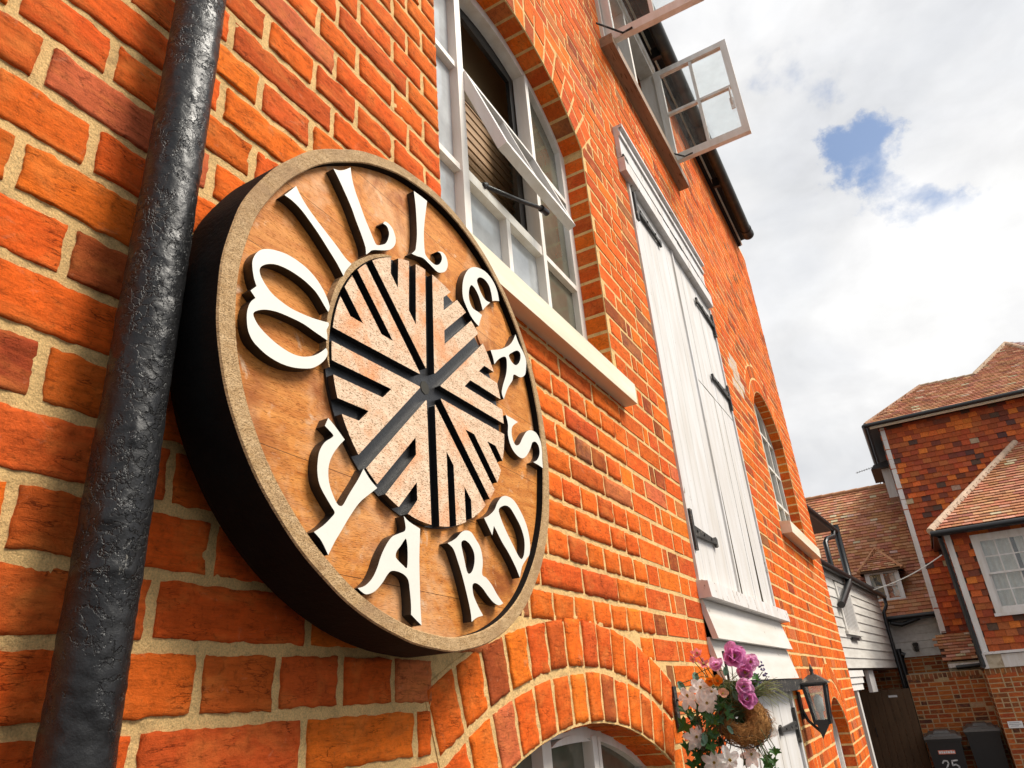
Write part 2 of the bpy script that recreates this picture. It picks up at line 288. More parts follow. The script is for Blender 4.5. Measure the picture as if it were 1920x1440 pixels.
# ------------------------------------------------------------------ mesh helpers
def tag(o, label=None, cat=None, group=None, kind=None):
    if label: o['label'] = label
    if cat: o['category'] = cat
    if group: o['group'] = group
    if kind: o['kind'] = kind
    return o
def empty(name, loc, label=None, cat=None, group=None):
    o = bpy.data.objects.new(name, None); COL.objects.link(o); o.location = loc; o.empty_display_size = .1
    bpy.context.view_layer.update() if False else None
    o.matrix_world = Matrix.Translation(loc)
    return tag(o, label, cat, group)
class MB:
    def __init__(s): s.v = []; s.f = []; s.m = []; s.c = []; s.mi = 0; s.col = (1, 1, 1); s.sm = []
    def add(s, vs, fs, mi=None, col=None, smooth=False):
        o = len(s.v); s.v += [tuple(p) for p in vs]; s.c += [col or s.col]*len(vs)
        for f in fs: s.f.append(tuple(i+o for i in f)); s.m.append(s.mi if mi is None else mi); s.sm.append(smooth)
    def box(s, a, b, mi=None, col=None, fr=None):
        x0, y0, z0 = a; x1, y1, z1 = b
        if x0 > x1: x0, x1 = x1, x0
        if y0 > y1: y0, y1 = y1, y0
        if z0 > z1: z0, z1 = z1, z0
        vs = [(x0, y0, z0), (x1, y0, z0), (x1, y1, z0), (x0, y1, z0), (x0, y0, z1), (x1, y0, z1), (x1, y1, z1), (x0, y1, z1)]
        if fr: vs = [fr(p) for p in vs]
        s.add(vs, [(0, 3, 2, 1), (4, 5, 6, 7), (0, 1, 5, 4), (1, 2, 6, 5), (2, 3, 7, 6), (3, 0, 4, 7)], mi, col)
    def hexa(s, q, q2, mi=None, col=None):   # two quads
        s.add(list(q)+list(q2), [(3, 2, 1, 0), (4, 5, 6, 7), (0, 1, 5, 4), (1, 2, 6, 5), (2, 3, 7, 6), (3, 0, 4, 7)], mi, col)
    def bar(s, a, b, w, h, up=(0, 0, 1), mi=None, col=None):  # box along a->b, w across, h along up
        a = Vector(a); b = Vector(b); d = (b-a).normalized(); up = Vector(up); sd = d.cross(up).normalized(); up = sd.cross(d).normalized()
        q = [a-sd*w/2-up*h/2, a+sd*w/2-up*h/2, a+sd*w/2+up*h/2, a-sd*w/2+up*h/2]
        s.hexa(q, [p+(b-a) for p in q], mi, col)
    def tube(s, pts, r, n=10, mi=None, col=None, cap=True):
        pts = [Vector(p) for p in pts]; k = len(pts); rr = r if isinstance(r, (list, tuple)) else [r]*k
        vs = []; ref = None
        for i, p in enumerate(pts):
            d = (pts[min(i+1, k-1)]-pts[max(i-1, 0)]).normalized()
            if ref is None: ref = Vector((0, 0, 1)) if abs(d.z) < .9 else Vector((1, 0, 0))
            a = d.cross(ref).normalized(); b = a.cross(d).normalized(); ref = b
            for j in range(n):
                t = 2*math.pi*j/n; vs.append(p+(a*math.cos(t)+b*math.sin(t))*rr[i])
        fs = [(i*n+j, i*n+(j+1) % n, (i+1)*n+(j+1) % n, (i+1)*n+j) for i in range(k-1) for j in range(n)]
        s.add(vs, fs, mi, col, True)
        if cap: s.add([vs[j] for j in range(n)], [tuple(range(n))], mi, col); s.add([vs[(k-1)*n+j] for j in range(n)], [tuple(range(n))][::-1], mi, col)
    def prism(s, outer, holes, x0, x1, mi_front=0, mi_side=1, back=True, to3=None):
        to3 = to3 or (lambda u, v, x: (x, u, v))
        loops = [outer]+list(holes); flat_ = [p for l in loops for p in l]
        tris = geometry.tessellate_polygon([[Vector((p[0], p[1], 0)) for p in l] for l in loops])
        n = len(flat_)
        fr = [to3(p[0], p[1], x1) for p in flat_]
        tr = []
        for t in tris:
            a, b, c = (Vector(flat_[i]) for i in t)
            ar = (b-a).cross(c-a)
            if abs(ar) < 1e-12: continue
            tr.append(tuple(t) if ar > 0 else (t[0], t[2], t[1]))
        s.add(fr, tr, mi_front)
        if back: s.add([to3(p[0], p[1], x0) for p in flat_], [(c, b, a) for a, b, c in tr], mi_side)
        for l in loops:
            k = len(l); vs = [to3(p[0], p[1], x1) for p in l]+[to3(p[0], p[1], x0) for p in l]
            s.add(vs, [(i, (i+1) % k, (i+1) % k+k, i+k) for i in range(k)], mi_side)
    def build(s, name, mats, parent=None, fix=True, loc=None):
        me = bpy.data.meshes.new(name); me.from_pydata(s.v, [], s.f)
        if not isinstance(mats, (list, tuple)): mats = [mats]
        for m in mats: me.materials.append(m)
        me.polygons.foreach_set('material_index', s.m); me.polygons.foreach_set('use_smooth', s.sm)
        ca = me.color_attributes.new('Col', 'FLOAT_COLOR', 'POINT')
        fl = []
        for c in s.c: fl += [c[0], c[1], c[2], 1.0]
        ca.data.foreach_set('color', fl)
        if fix:
            bm = bmesh.new(); bm.from_mesh(me); bmesh.ops.recalc_face_normals(bm, faces=bm.faces); bm.to_mesh(me); bm.free()
        me.update()
        o = bpy.data.objects.new(name, me); COL.objects.link(o)
        if parent is not None:
            o.parent = parent; o.matrix_parent_inverse = world_of(parent).inverted()
        elif loc is not None:
            me.transform(Matrix.Translation(-Vector(loc))); o.location = loc
        return o
def world_of(o):
    m = o.matrix_basis.copy()
    if o.parent is not None: m = world_of(o.parent) @ o.matrix_parent_inverse @ m
    return m
def jit(a): return random.uniform(-a, a)

# ------------------------------------------------------------------ bricks
PAL = [((.75, .128, .013), 12), ((.78, .150, .014), 3.5), ((.69, .115, .014), 9), ((.60, .096, .017), 4.5), ((.38, .072, .020), 1.3), ((.28, .10, .04), .6), ((.60, .15, .05), 2)]
PW = sum(w for _, w in PAL)
def brick_col(pal=PAL, pw=PW):
    t = random.random()*pw
    for c, w in pal:
        t -= w
        if t <= 0: break
    k = random.uniform(.88, 1.12); return (c[0]*k, c[1]*k*random.uniform(.85, 1.2), c[2]*k)
def brick(mb, q, n, res, proud=.0029, rough=.0012, sink=.012, mi=0, col=None, jb=.0030):
    """q: four corners (ll, lr, ur, ul) in 3D, n outward normal; a worn brick face with its own uneven outline"""
    q = [Vector(p) for p in q]; n = Vector(n).normalized()
    ua = (q[1]-q[0]); va = (q[3]-q[0]); lu = max(ua.length, .01); lv = max(va.length, .01)
    nu = max(1, int(round(lu/res))); nv = max(1, int(round(lv/res)))
    e = .0028
    us = [0, e/lu]+[e/lu+(1-2*e/lu)*i/nu for i in range(1, nu)]+[1-e/lu, 1]
    vs_ = [0, e/lv]+[e/lv+(1-2*e/lv)*i/nv for i in range(1, nv)]+[1-e/lv, 1]
    base = jit(.0012); tu, tv = jit(.0012), jit(.0012); sd = Vector((random.random()*50, random.random()*50, random.random()*50))
    P = []; NU = len(us); NV = len(vs_)
    fine_ = res < .02
    if not fine_: proud *= .55
    for j, v in enumerate(vs_):
        for i, u in enumerate(us):
            p = (q[0]*(1-u)+q[1]*u)*(1-v)+(q[3]*(1-u)+q[2]*u)*v
            rim = i in (0, NU-1) or j in (0, NV-1)
            ring2 = i in (1, NU-2) or j in (1, NV-2)
            if fine_:
                w = noise.noise_vector(p*45+sd)
                w2 = noise.noise_vector(p*130+sd)
                p = p+(w*jb+w2*jb*.5)*(1 if (rim or ring2) else .4)
                h = noise.noise(p*28+sd)*rough*1.3+noise.noise(p*95+sd)*rough*.8
            else:
                if ring2 or rim: p = p+Vector((0, jit(.0015), jit(.0015))) if abs(n.x) > .5 else p
                h = jit(rough*.4)
            if rim: x = -sink
            elif ring2: x = proud*.8+base+h*.8
            else: x = proud+base+h+tu*(u-.5)*2+tv*(v-.5)*2
            P.append(p+n*x)
    fs = [(j*NU+i, j*NU+i+1, (j+1)*NU+i+1, (j+1)*NU+i) for j in range(NV-1) for i in range(NU-1)]
    mb.add(P, fs, mi, col or brick_col(), fine_)
def res_at(p):
    d = (Vector(p)-Vector((.75, 0, 0))).length
    if d < 1.15: return .0055
    if d < 1.6: return .009
    if d < 2.4: return .016
    return .4

# outlines of the carved letters: (y, z, corner) from the centre of the sign, in metres
LETTERS = {
  'M': ([(-0.2571,0.0228,1),(-0.2548,0.0281,0),(-0.2552,0.0348,0),(-0.2614,0.0455,0),(-0.2713,0.056,0),(-0.2841,0.0649,0),(-0.3006,0.0715,0),(-0.3203,0.0742,0),(-0.3392,0.0736,0),(-0.3571,0.0691,0),(-0.3707,0.0635,0),(-0.3821,0.0553,0),(-0.3894,0.0446,0),(-0.3929,0.033,0),(-0.3921,0.0225,0),(-0.3883,0.0091,0),(-0.3832,-0.0003,1),(-0.3916,-0.011,1),(-0.3831,-0.0176,1),(-0.3901,-0.0275,0),(-0.3933,-0.0402,0),(-0.3928,-0.0531,0),(-0.3891,-0.0673,0),(-0.3818,-0.0769,0),(-0.3716,-0.0826,0),(-0.3564,-0.0878,0),(-0.336,-0.0898,0),(-0.3152,-0.0875,0),(-0.2939,-0.081,0),(-0.2793,-0.0739,0),(-0.2646,-0.0607,0),(-0.2563,-0.0486,0),(-0.2547,-0.0399,0),(-0.258,-0.0356,1),(-0.2693,-0.0475,0),(-0.2823,-0.0576,0),(-0.2987,-0.0655,0),(-0.3131,-0.0686,0),(-0.3274,-0.0685,0),(-0.345,-0.0655,0),(-0.3624,-0.0597,0),(-0.3745,-0.0534,0),(-0.3817,-0.0465,0),(-0.3842,-0.041,0),(-0.3812,-0.0358,0),(-0.372,-0.0292,0),(-0.3607,-0.0242,0),(-0.3456,-0.0203,0),(-0.3243,-0.0181,0),(-0.3021,-0.0173,0),(-0.2828,-0.0197,0),(-0.2668,-0.0216,0),(-0.2563,-0.0227,1),(-0.2567,-0.0147,0),(-0.2585,-0.0072,0),(-0.2549,0.0011,0),(-0.2551,0.006,1),(-0.2702,0.0023,0),(-0.2859,-0.0009,0),(-0.3069,-0.0035,0),(-0.3254,-0.0044,0),(-0.3436,-0.0022,0),(-0.358,0.0016,0),(-0.3689,0.0084,0),(-0.3774,0.0165,0),(-0.381,0.0247,0),(-0.3781,0.0327,0),(-0.3686,0.0412,0),(-0.3552,0.0479,0),(-0.3373,0.0512,0),(-0.3186,0.0514,0),(-0.301,0.049,0),(-0.2848,0.0439,0),(-0.2743,0.0373,0),(-0.2657,0.0297,0)],
      []),
  'I': ([(-0.3507,0.1664,1),(-0.3407,0.1813,0),(-0.3313,0.196,1),(-0.3229,0.1865,0),(-0.3083,0.1747,0),(-0.2874,0.163,0),(-0.2662,0.1528,0),(-0.2444,0.1423,0),(-0.2265,0.1326,0),(-0.2119,0.129,1),(-0.2235,0.1109,0),(-0.2284,0.0983,1),(-0.243,0.1125,0),(-0.2606,0.1256,0),(-0.2821,0.1412,0),(-0.3009,0.1526,0),(-0.3192,0.1621,0),(-0.3367,0.1663,0)],
      []),
  'L': ([(-0.2588,0.2816,1),(-0.2477,0.2866,0),(-0.2355,0.2962,0),(-0.2207,0.3124,1),(-0.2164,0.2926,0),(-0.2086,0.2735,0),(-0.196,0.2536,0),(-0.1833,0.2336,0),(-0.1706,0.2176,0),(-0.1591,0.2027,0),(-0.1528,0.1995,0),(-0.1402,0.2074,0),(-0.1298,0.2172,0),(-0.1233,0.2324,0),(-0.122,0.2436,0),(-0.1274,0.2528,0),(-0.1379,0.2524,1),(-0.1327,0.2599,0),(-0.1234,0.2616,0),(-0.1126,0.2579,0),(-0.1044,0.2439,0),(-0.1058,0.2284,0),(-0.1166,0.2128,0),(-0.1324,0.2009,0),(-0.1626,0.1838,0),(-0.1722,0.1734,0),(-0.1793,0.1654,1),(-0.1808,0.178,0),(-0.1895,0.1941,0),(-0.2044,0.2161,0),(-0.2168,0.2356,0),(-0.2338,0.2559,0),(-0.2482,0.2717,0)],
      []),
  'L2': ([(-0.0495,0.3833,1),(-0.0302,0.386,0),(-0.0077,0.3882,1),(-0.0118,0.3652,0),(-0.0177,0.331,0),(-0.0208,0.3015,0),(-0.0197,0.2686,0),(-0.0155,0.2578,0),(-0.0001,0.2533,0),(0.0158,0.2544,0),(0.0293,0.2653,0),(0.0367,0.2809,0),(0.0322,0.2898,0),(0.0223,0.2886,1),(0.0375,0.2963,0),(0.0507,0.2935,0),(0.0559,0.278,0),(0.0488,0.2603,0),(0.035,0.2482,0),(0.0184,0.2414,0),(-0.0066,0.2452,0),(-0.025,0.2468,0),(-0.0432,0.2407,0),(-0.0594,0.2367,1),(-0.0489,0.2493,0),(-0.0457,0.2599,0),(-0.042,0.2885,0),(-0.0427,0.3219,0),(-0.0449,0.3548,0)],
      []),
  'E': ([(0.2517,0.2932,1),(0.2476,0.3128,0),(0.2364,0.3288,0),(0.215,0.3392,0),(0.1897,0.3393,0),(0.1581,0.3288,0),(0.1328,0.3099,0),(0.1146,0.2832,0),(0.1058,0.2566,0),(0.105,0.231,0),(0.1127,0.2171,0),(0.1292,0.2003,0),(0.1455,0.192,0),(0.1596,0.1889,1),(0.1651,0.2028,0),(0.1747,0.2218,1),(0.1599,0.2221,0),(0.1396,0.2213,0),(0.1291,0.2324,0),(0.1276,0.2479,0),(0.1319,0.2647,0),(0.1403,0.2754,0),(0.153,0.2738,0),(0.1668,0.2622,0),(0.1743,0.2473,0),(0.179,0.2349,1),(0.1928,0.2508,0),(0.2123,0.2698,1),(0.1945,0.2667,0),(0.1798,0.2725,0),(0.1674,0.2869,0),(0.1632,0.2998,0),(0.1747,0.3125,0),(0.1937,0.318,0),(0.2119,0.3121,0),(0.2197,0.2966,0),(0.2221,0.2785,1),(0.2345,0.2854,0)],
      []),
  'R': ([(0.2002,0.1523,1),(0.2395,0.1705,0),(0.2748,0.1927,0),(0.298,0.214,0),(0.3154,0.239,1),(0.3269,0.2225,0),(0.3458,0.2071,0),(0.3562,0.192,0),(0.3528,0.1714,0),(0.3437,0.1508,0),(0.3204,0.1365,0),(0.2928,0.1327,0),(0.2837,0.1155,0),(0.2605,0.0893,0),(0.2406,0.0581,1),(0.2341,0.0695,0),(0.2416,0.0895,0),(0.2584,0.1204,0),(0.2649,0.1445,0),(0.2638,0.1604,0),(0.2506,0.1576,0),(0.2298,0.1431,0),(0.2122,0.1255,1),(0.2078,0.1395,0)],
      [(0.2771,0.1714,0),(0.2939,0.1857,0),(0.3164,0.1996,0),(0.3303,0.1988,0),(0.3295,0.1851,0),(0.3187,0.1694,0),(0.3034,0.1589,0),(0.2869,0.1605,0)]),
  'S': ([(0.2435,0.0246,1),(0.2706,0.0254,0),(0.293,0.0245,1),(0.2716,0.0105,0),(0.2634,-0.002,0),(0.2642,-0.0183,0),(0.2751,-0.0301,0),(0.292,-0.0238,0),(0.3079,-0.0058,0),(0.3278,0.0136,0),(0.3501,0.0237,0),(0.3747,0.0239,0),(0.3902,0.0106,0),(0.3935,-0.0098,0),(0.3907,-0.0315,0),(0.3906,-0.0506,1),(0.3719,-0.0483,0),(0.3477,-0.0476,1),(0.3669,-0.0376,0),(0.3807,-0.0202,0),(0.3801,-0.0046,0),(0.3672,0.0023,0),(0.3507,-0.004,0),(0.3388,-0.0211,0),(0.3185,-0.0416,0),(0.2972,-0.0522,0),(0.2722,-0.0489,0),(0.2553,-0.0372,0),(0.2471,-0.0167,0),(0.2504,0.0074,0)],
      []),
  'Y': ([(-0.2484,-0.1366,1),(-0.2358,-0.1439,0),(-0.2157,-0.158,1),(-0.2281,-0.1718,0),(-0.2379,-0.1861,0),(-0.2434,-0.1997,0),(-0.2443,-0.2134,0),(-0.2409,-0.2275,0),(-0.2332,-0.2406,0),(-0.2256,-0.2493,0),(-0.2193,-0.2507,0),(-0.2142,-0.2471,0),(-0.2042,-0.2315,0),(-0.1874,-0.2078,0),(-0.1765,-0.1897,1),(-0.1622,-0.2021,0),(-0.1471,-0.2107,1),(-0.1664,-0.2252,0),(-0.1842,-0.2396,0),(-0.203,-0.2627,0),(-0.2169,-0.2825,0),(-0.2283,-0.2984,0),(-0.2388,-0.3162,1),(-0.2517,-0.3005,0),(-0.2649,-0.2917,1),(-0.249,-0.2808,0),(-0.2358,-0.2686,0),(-0.2301,-0.2611,0),(-0.2365,-0.2544,0),(-0.2513,-0.24,0),(-0.2598,-0.2288,0),(-0.2636,-0.215,0),(-0.2639,-0.2004,0),(-0.2614,-0.1862,0),(-0.2531,-0.1725,0),(-0.2412,-0.1629,0),(-0.2377,-0.158,0),(-0.2459,-0.1533,0),(-0.254,-0.1494,1)],
      []),
  'A': ([(-0.0873,-0.2397,1),(-0.0746,-0.2459,0),(-0.0483,-0.2519,1),(-0.0495,-0.2694,0),(-0.0512,-0.294,0),(-0.0514,-0.3178,0),(-0.0509,-0.3469,0),(-0.0503,-0.3683,0),(-0.0485,-0.3892,1),(-0.0604,-0.3829,0),(-0.0726,-0.376,1),(-0.0724,-0.3628,0),(-0.0751,-0.3419,0),(-0.0785,-0.3294,0),(-0.0878,-0.3233,0),(-0.1018,-0.3206,0),(-0.1154,-0.3214,0),(-0.1243,-0.3273,0),(-0.1351,-0.3394,0),(-0.1499,-0.3515,0),(-0.1662,-0.3569,0),(-0.1763,-0.3545,0),(-0.1834,-0.3507,1),(-0.1705,-0.3468,0),(-0.1564,-0.3362,0),(-0.1461,-0.3215,0),(-0.1387,-0.3054,0),(-0.1289,-0.29,0),(-0.1154,-0.275,0),(-0.0991,-0.2673,0),(-0.0871,-0.2624,0),(-0.0834,-0.258,0),(-0.084,-0.2506,0)],
      [(-0.0819,-0.2728,0),(-0.079,-0.2858,0),(-0.0793,-0.305,0),(-0.0818,-0.3137,0),(-0.09,-0.3106,0),(-0.1017,-0.3049,0),(-0.1063,-0.3005,0),(-0.1039,-0.2929,0),(-0.0945,-0.2836,0),(-0.086,-0.2742,0)]),
  'R2': ([(0.0231,-0.2626,1),(0.0364,-0.2572,0),(0.0495,-0.2502,0),(0.0632,-0.2399,0),(0.0768,-0.2341,0),(0.0937,-0.2341,0),(0.1066,-0.2432,0),(0.1195,-0.2544,0),(0.1251,-0.2685,0),(0.1254,-0.2832,0),(0.1219,-0.3,0),(0.1354,-0.3048,0),(0.1522,-0.315,0),(0.1686,-0.3299,0),(0.1858,-0.3413,1),(0.1703,-0.3457,0),(0.1526,-0.342,0),(0.136,-0.3327,0),(0.1197,-0.3217,0),(0.1032,-0.3162,0),(0.0912,-0.3191,0),(0.0903,-0.3296,0),(0.0943,-0.3397,0),(0.1063,-0.3542,0),(0.118,-0.3655,1),(0.0981,-0.3701,0),(0.0828,-0.3773,1),(0.081,-0.3611,0),(0.072,-0.3347,0),(0.0612,-0.3083,0),(0.0501,-0.2871,0),(0.0388,-0.2695,0)],
      [(0.0626,-0.2608,0),(0.0654,-0.2532,0),(0.0755,-0.2507,0),(0.0885,-0.2552,0),(0.0993,-0.2664,0),(0.1004,-0.2808,0),(0.0933,-0.296,0),(0.0827,-0.3034,0),(0.0755,-0.2998,0),(0.0697,-0.2829,0)]),
  'D': ([(0.1384,-0.2021,1),(0.1548,-0.1948,0),(0.1754,-0.1809,0),(0.1891,-0.1639,0),(0.2069,-0.1499,0),(0.228,-0.1451,0),(0.2528,-0.1491,0),(0.2762,-0.1662,0),(0.2946,-0.1888,0),(0.3026,-0.2154,0),(0.2981,-0.2414,0),(0.2837,-0.2536,0),(0.2638,-0.2703,0),(0.2521,-0.2916,1),(0.2384,-0.2734,0),(0.2172,-0.2523,0),(0.1958,-0.2356,0),(0.1785,-0.2184,0),(0.17,-0.2104,1),(0.1629,-0.2284,1),(0.1523,-0.2169,0)],
      [(0.1915,-0.1769,0),(0.2129,-0.1655,0),(0.2335,-0.1657,0),(0.2526,-0.1791,0),(0.2713,-0.197,0),(0.2808,-0.2187,0),(0.2769,-0.2422,0),(0.2661,-0.2559,0),(0.2539,-0.2534,0),(0.2358,-0.2357,0),(0.2144,-0.2146,0),(0.1973,-0.1932,0)]),
}

# ------------------------------------------------------------------ ground
GZ = -1.95
mb = MB(); mb.add([(-300, -300, GZ), (300, -300, GZ), (300, 300, GZ), (-300, 300, GZ)], [(0, 1, 2, 3)])
g = mb.build('ground', M['asphalt'], fix=False); tag(g, kind='structure')

# ------------------------------------------------------------------ main brick building
def arc(y0, y1, zs, zt, n=24, end=True):
    c = (y0+y1)/2; hw = (y1-y0)/2; h = zt-zs; Rr = (hw*hw+h*h)/(2*h); zc = zt-Rr; a = math.asin(min(1, hw/Rr))
    if Rr < hw: a = math.pi-a
    return [(c+Rr*math.sin(t), zc+Rr*math.cos(t), t) for t in [-a+2*a*i/n for i in range(n+1)]]
class Opening:
    def __init__(s, y0, y1, z0, zs, zt=None, rings=0, nv=0, tilt=.7):
        s.y0, s.y1, s.z0, s.zs, s.zt, s.rings, s.tilt = y0, y1, z0, zs, zt, rings, tilt
        s.arc = arc(y0, y1, zs, zt) if zt else None
        s.nv = nv
        s.poly = [(y0, z0), (y1, z0)]+([(p[0], p[1]) for p in reversed(s.arc)] if zt else [(y1, zs), (y0, zs)])
        s.full = s.poly
        if rings:
            A = arc(y0, y1, zs, zt, nv)
            s.base = [(p[0], p[1], math.sin(p[2]*tilt), math.cos(p[2]*tilt)) for p in A]
            H = .1175*rings+.006
            s.full = [(y0, z0), (y1, z0)]+[(b[0]+b[2]*H, b[1]+b[3]*H) for b in reversed(s.base)]
            s.full = [(y0, z0), (y1, z0), (s.base[-1][0], s.base[-1][1])]+[(b[0]+b[2]*H, b[1]+b[3]*H) for b in reversed(s.base)]+[(s.base[0][0], s.base[0][1])]
def interval(poly, z):
    xs = []
    for i in range(len(poly)):
        a, b = poly[i], poly[(i+1) % len(poly)]
        if (a[1] <= z) != (b[1] <= z): xs.append(a[0]+(b[0]-a[0])*(z-a[1])/(b[1]-a[1]))
    return (min(xs), max(xs)) if len(xs) >= 2 else None
O_mid = Opening(1.13, 2.225, 1.03, 2.13, 2.375, 2, 16, .8)
O_load = Opening(2.85, 4.45, GZ+.005, 2.62)
O_low = Opening(1.10, 2.245, -1.05, -.19, -.05, 2, 14, .7)
O_top = Opening(2.87, 4.19, 3.43, 4.50)
O_far = Opening(5.50, 6.78, 1.09, 2.02, 2.33, 2, 16, .8)
O_door = Opening(5.62, 6.56, GZ+.005, -.33, -.11, 2, 12, .8)
OPS = [O_mid, O_load, O_low, O_top, O_far, O_door]
Y0, Y1, ZT = -1.2, 7.55, 4.62
B = empty('brick_building', (0, 3.5, GZ), 'old orange brick warehouse with arched windows and white loading doors', 'building')
wb = MB()
wb.prism([(Y0, GZ), (Y1, GZ), (Y1, ZT), (Y0, ZT)], [o.poly for o in OPS], -.12, -.0003, 1, 1, back=False)
for o in OPS:   # voussoir rings: a bed of mortar and the bricks on it
    if not o.rings: continue
    H = .1175*o.rings+.006
    ring = [(b[0], b[1]) for b in o.base]+[(b[0]+b[2]*H, b[1]+b[3]*H) for b in reversed(o.base)]
    wb.prism(ring, [], -.01, .0014, 1, 1, back=False)
    for r in range(o.rings):
        for i in range(o.nv):
            a, b = o.base[i], o.base[i+1]; j = .0075
            def pt(bb, t, s_, k):
                L = math.hypot(b[0]-a[0], b[1]-a[1]); dy, dz = (b[0]-a[0])/L, (b[1]-a[1])/L
                return (.0018, bb[0]+bb[2]*t+dy*s_*k, bb[1]+bb[3]*t+dz*s_*k)
            t0 = r*.1215+.003; t1 = t0+.109+jit(.003)
            q = [pt(a, t0, 1, j*.6), pt(b, t0, -1, j*.6), pt(b, t1, -1, j*.6), pt(a, t1, 1, j*.6)]
            brick(wb, q, (1, 0, 0), res_at(q[0]))
    for i in range(o.nv):  # soffit
        a, b = o.base[i], o.base[i+1]; k = .05
        q = [(-.118, a[0]*(1-k)+b[0]*k, a[1]*(1-k)+b[1]*k), (-.118, b[0]*(1-k)+a[0]*k, b[1]*(1-k)+a[1]*k), (-.001, b[0]*(1-k)+a[0]*k, b[1]*(1-k)+a[1]*k), (-.001, a[0]*(1-k)+b[0]*k, a[1]*(1-k)+b[1]*k)]
        n = Vector((0, -(a[2]+b[2]), -(a[3]+b[3])))
        if (Vector(q[1])-Vector(q[0])).cross(Vector(q[3])-Vector(q[0])).dot(n) < 0: q = [q[1], q[0], q[3], q[2]]
        brick(wb, q, n, max(.012, res_at(q[0])), sink=.01)
PITCH = .0775
for k in range(-26, 60):
    z0 = .0155+PITCH*k; z1 = z0+PITCH-.0095
    if z1 < GZ or z0 < GZ-.05 or z1 > ZT: continue
    zm = (z0+z1)/2; hdr = (k % 2 == 0); ys = []
    if hdr:
        n0 = int((Y0-.585)/.119); y = .585+.119*n0
        while y < 2.26: ys.append((y, y+.119)); y += .119
    else:
        n0 = int((Y0-.515)/.242); y = .515+.242*n0
        while y < 2.26:
            if random.random() < .08: ys += [(y, y+.121), (y+.121, y+.242)]
            else: ys.append((y, y+.242))
            y += .242
    t = k*2 % 4; i = 0 if hdr else 1
    y = ys[-1][1]
    if not hdr: ys.append((y, y+.060)); y += .060
    while y < Y1:
        L = .238 if i % 2 == 0 else .118
        if random.random() < .06: L = .118
        ys.append((y, min(y+L, Y1))); y += L; i += 1
    iv = [x for x in (interval(o.full, zm) for o in OPS) if x]
    for (a, b) in ys:
        pieces = [(a, b)]
        for (c, d) in iv:
            np_ = []
            for (p, q_) in pieces:
                if q_ <= c or p >= d: np_.append((p, q_)); continue
                if p < c: np_.append((p, c+.004))
                if q_ > d: np_.append((d-.004, q_))
            pieces = np_
        for (p, q_) in pieces:
            if q_-p < .03: continue
            jw = .0048
            p2, q2 = p+jw+jit(.0012), q_-jw+jit(.0012); dz = jit(.0012)
            if abs(q_-Y1) < 1e-6: q2 = Y1
            rs = res_at((0, (p2+q2)/2, zm))
            if (zm > 2.4 and p2 < 1.0) or p2 < -.1: rs = .4
            col = None
            if 4.85 < (p2+q2)/2 < 5.12 and 1.93 < zm < 2.28: col = (.62, .52, .44)
            if random.random() < .08 and rs > .1: col = brick_col([((.30, .06, .02), 1)], 1)
            brick(wb, [(0, p2, z0+dz), (0, q2, z0+dz), (0, q2, z1+dz), (0, p2, z1+dz)], (1, 0, 0), rs, col=col)
    for o in OPS:  # jamb bricks
        if o.z0 < z0 and z1 < o.zs+.03 and o is not O_load:
            for (yy, n) in ((o.y1, -1), (o.y0, 1)):
                w_ = .1 if k % 2 else .098
                q = [(-.118, yy, z0), (-.002, yy, z0), (-.002, yy, z1), (-.118, yy, z1)]
                if n > 0: q = [q[1], q[0], q[3], q[2]]
                brick(wb, q, (0, n, 0), max(.012, res_at(q[0])), sink=.004)
    # gable corner bricks
    brick(wb, [(-.002, Y1, z0), (-.24, Y1, z0), (-.24, Y1, z1), (-.002, Y1, z1)], (0, 1, 0), .4, sink=.004)
wb.box((-.35, Y0, GZ), (-6.0, Y0+.02, ZT), 1); wb.box((-.0015, Y1-.30, GZ), (-6.0, Y1-.001, ZT), 1); wb.box((-5.98, Y0+.02, GZ), (-6.2, Y1-.3, ZT), 1)
wall = wb.build('wall', [M['brick'], M['mortar']], B, fix=False)
mb = MB()   # roof seen from the eaves
mb.hexa([(.16, Y0-.1, 4.66), (.16, 7.24, 4.66), (-3.1, 7.24, 7.0), (-3.1, Y0-.1, 7.0)], [(.12, Y0-.1, 4.74), (.12, 7.24, 4.74), (-3.1, 7.24, 7.1), (-3.1, Y0-.1, 7.1)], col=(.3, .12, .07))
mb.hexa([(-6.4, Y0-.1, 4.66), (-6.4, 7.24, 4.66), (-3.1, 7.24, 7.0), (-3.1, Y0-.1, 7.0)], [(-6.4, Y0-.1, 4.74), (-6.4, 7.24, 4.74), (-3.1, 7.24, 7.1), (-3.1, Y0-.1, 7.1)], col=(.3, .12, .07))
mb.build('roof', M['tile_roof'], B)
mb = MB(); mb.box((.001, Y0, 4.585), (.035, 7.22, 4.70)); mb.box((.035, Y0, 4.68), (.11, 7.22, 4.70)); mb.build('fascia', M['soffit'], B); mb = MB(); mb.box((.0465, Y0, 4.652), (.155, 7.22, 4.658)); mb.build('soffit', M['soffit'], B)  # black sheet closes the gap to the gutter, standing in for its shade
mb = MB(); mb.box((.0362, Y0, 4.60), (.046, 7.24, 4.678)); mb.build('eaves_board', M['cream'], B)
gc = (.152, 4.575)
gm = MB(); gm.tube([(gc[0], Y0, gc[1]), (gc[0], 7.0, gc[1])], .052, 20)
for y in (1.2, 3.15, 5.05, 6.9): gm.tube([(gc[0], y, gc[1]), (gc[0], y+.11, gc[1])], .059, 20)
gm.tube([(gc[0], 7.0, gc[1]), (gc[0], 7.04, gc[1])], .062, 20)
gt = gm.build('gutter', M['gutter'], B)
for y in (.5, 2.3, 4.1, 5.9): gm = MB(); gm.box((.0465, y, 4.50), (.11, y+.03, 4.60)); gm.build('gutter_bracket', M['black'], gt)

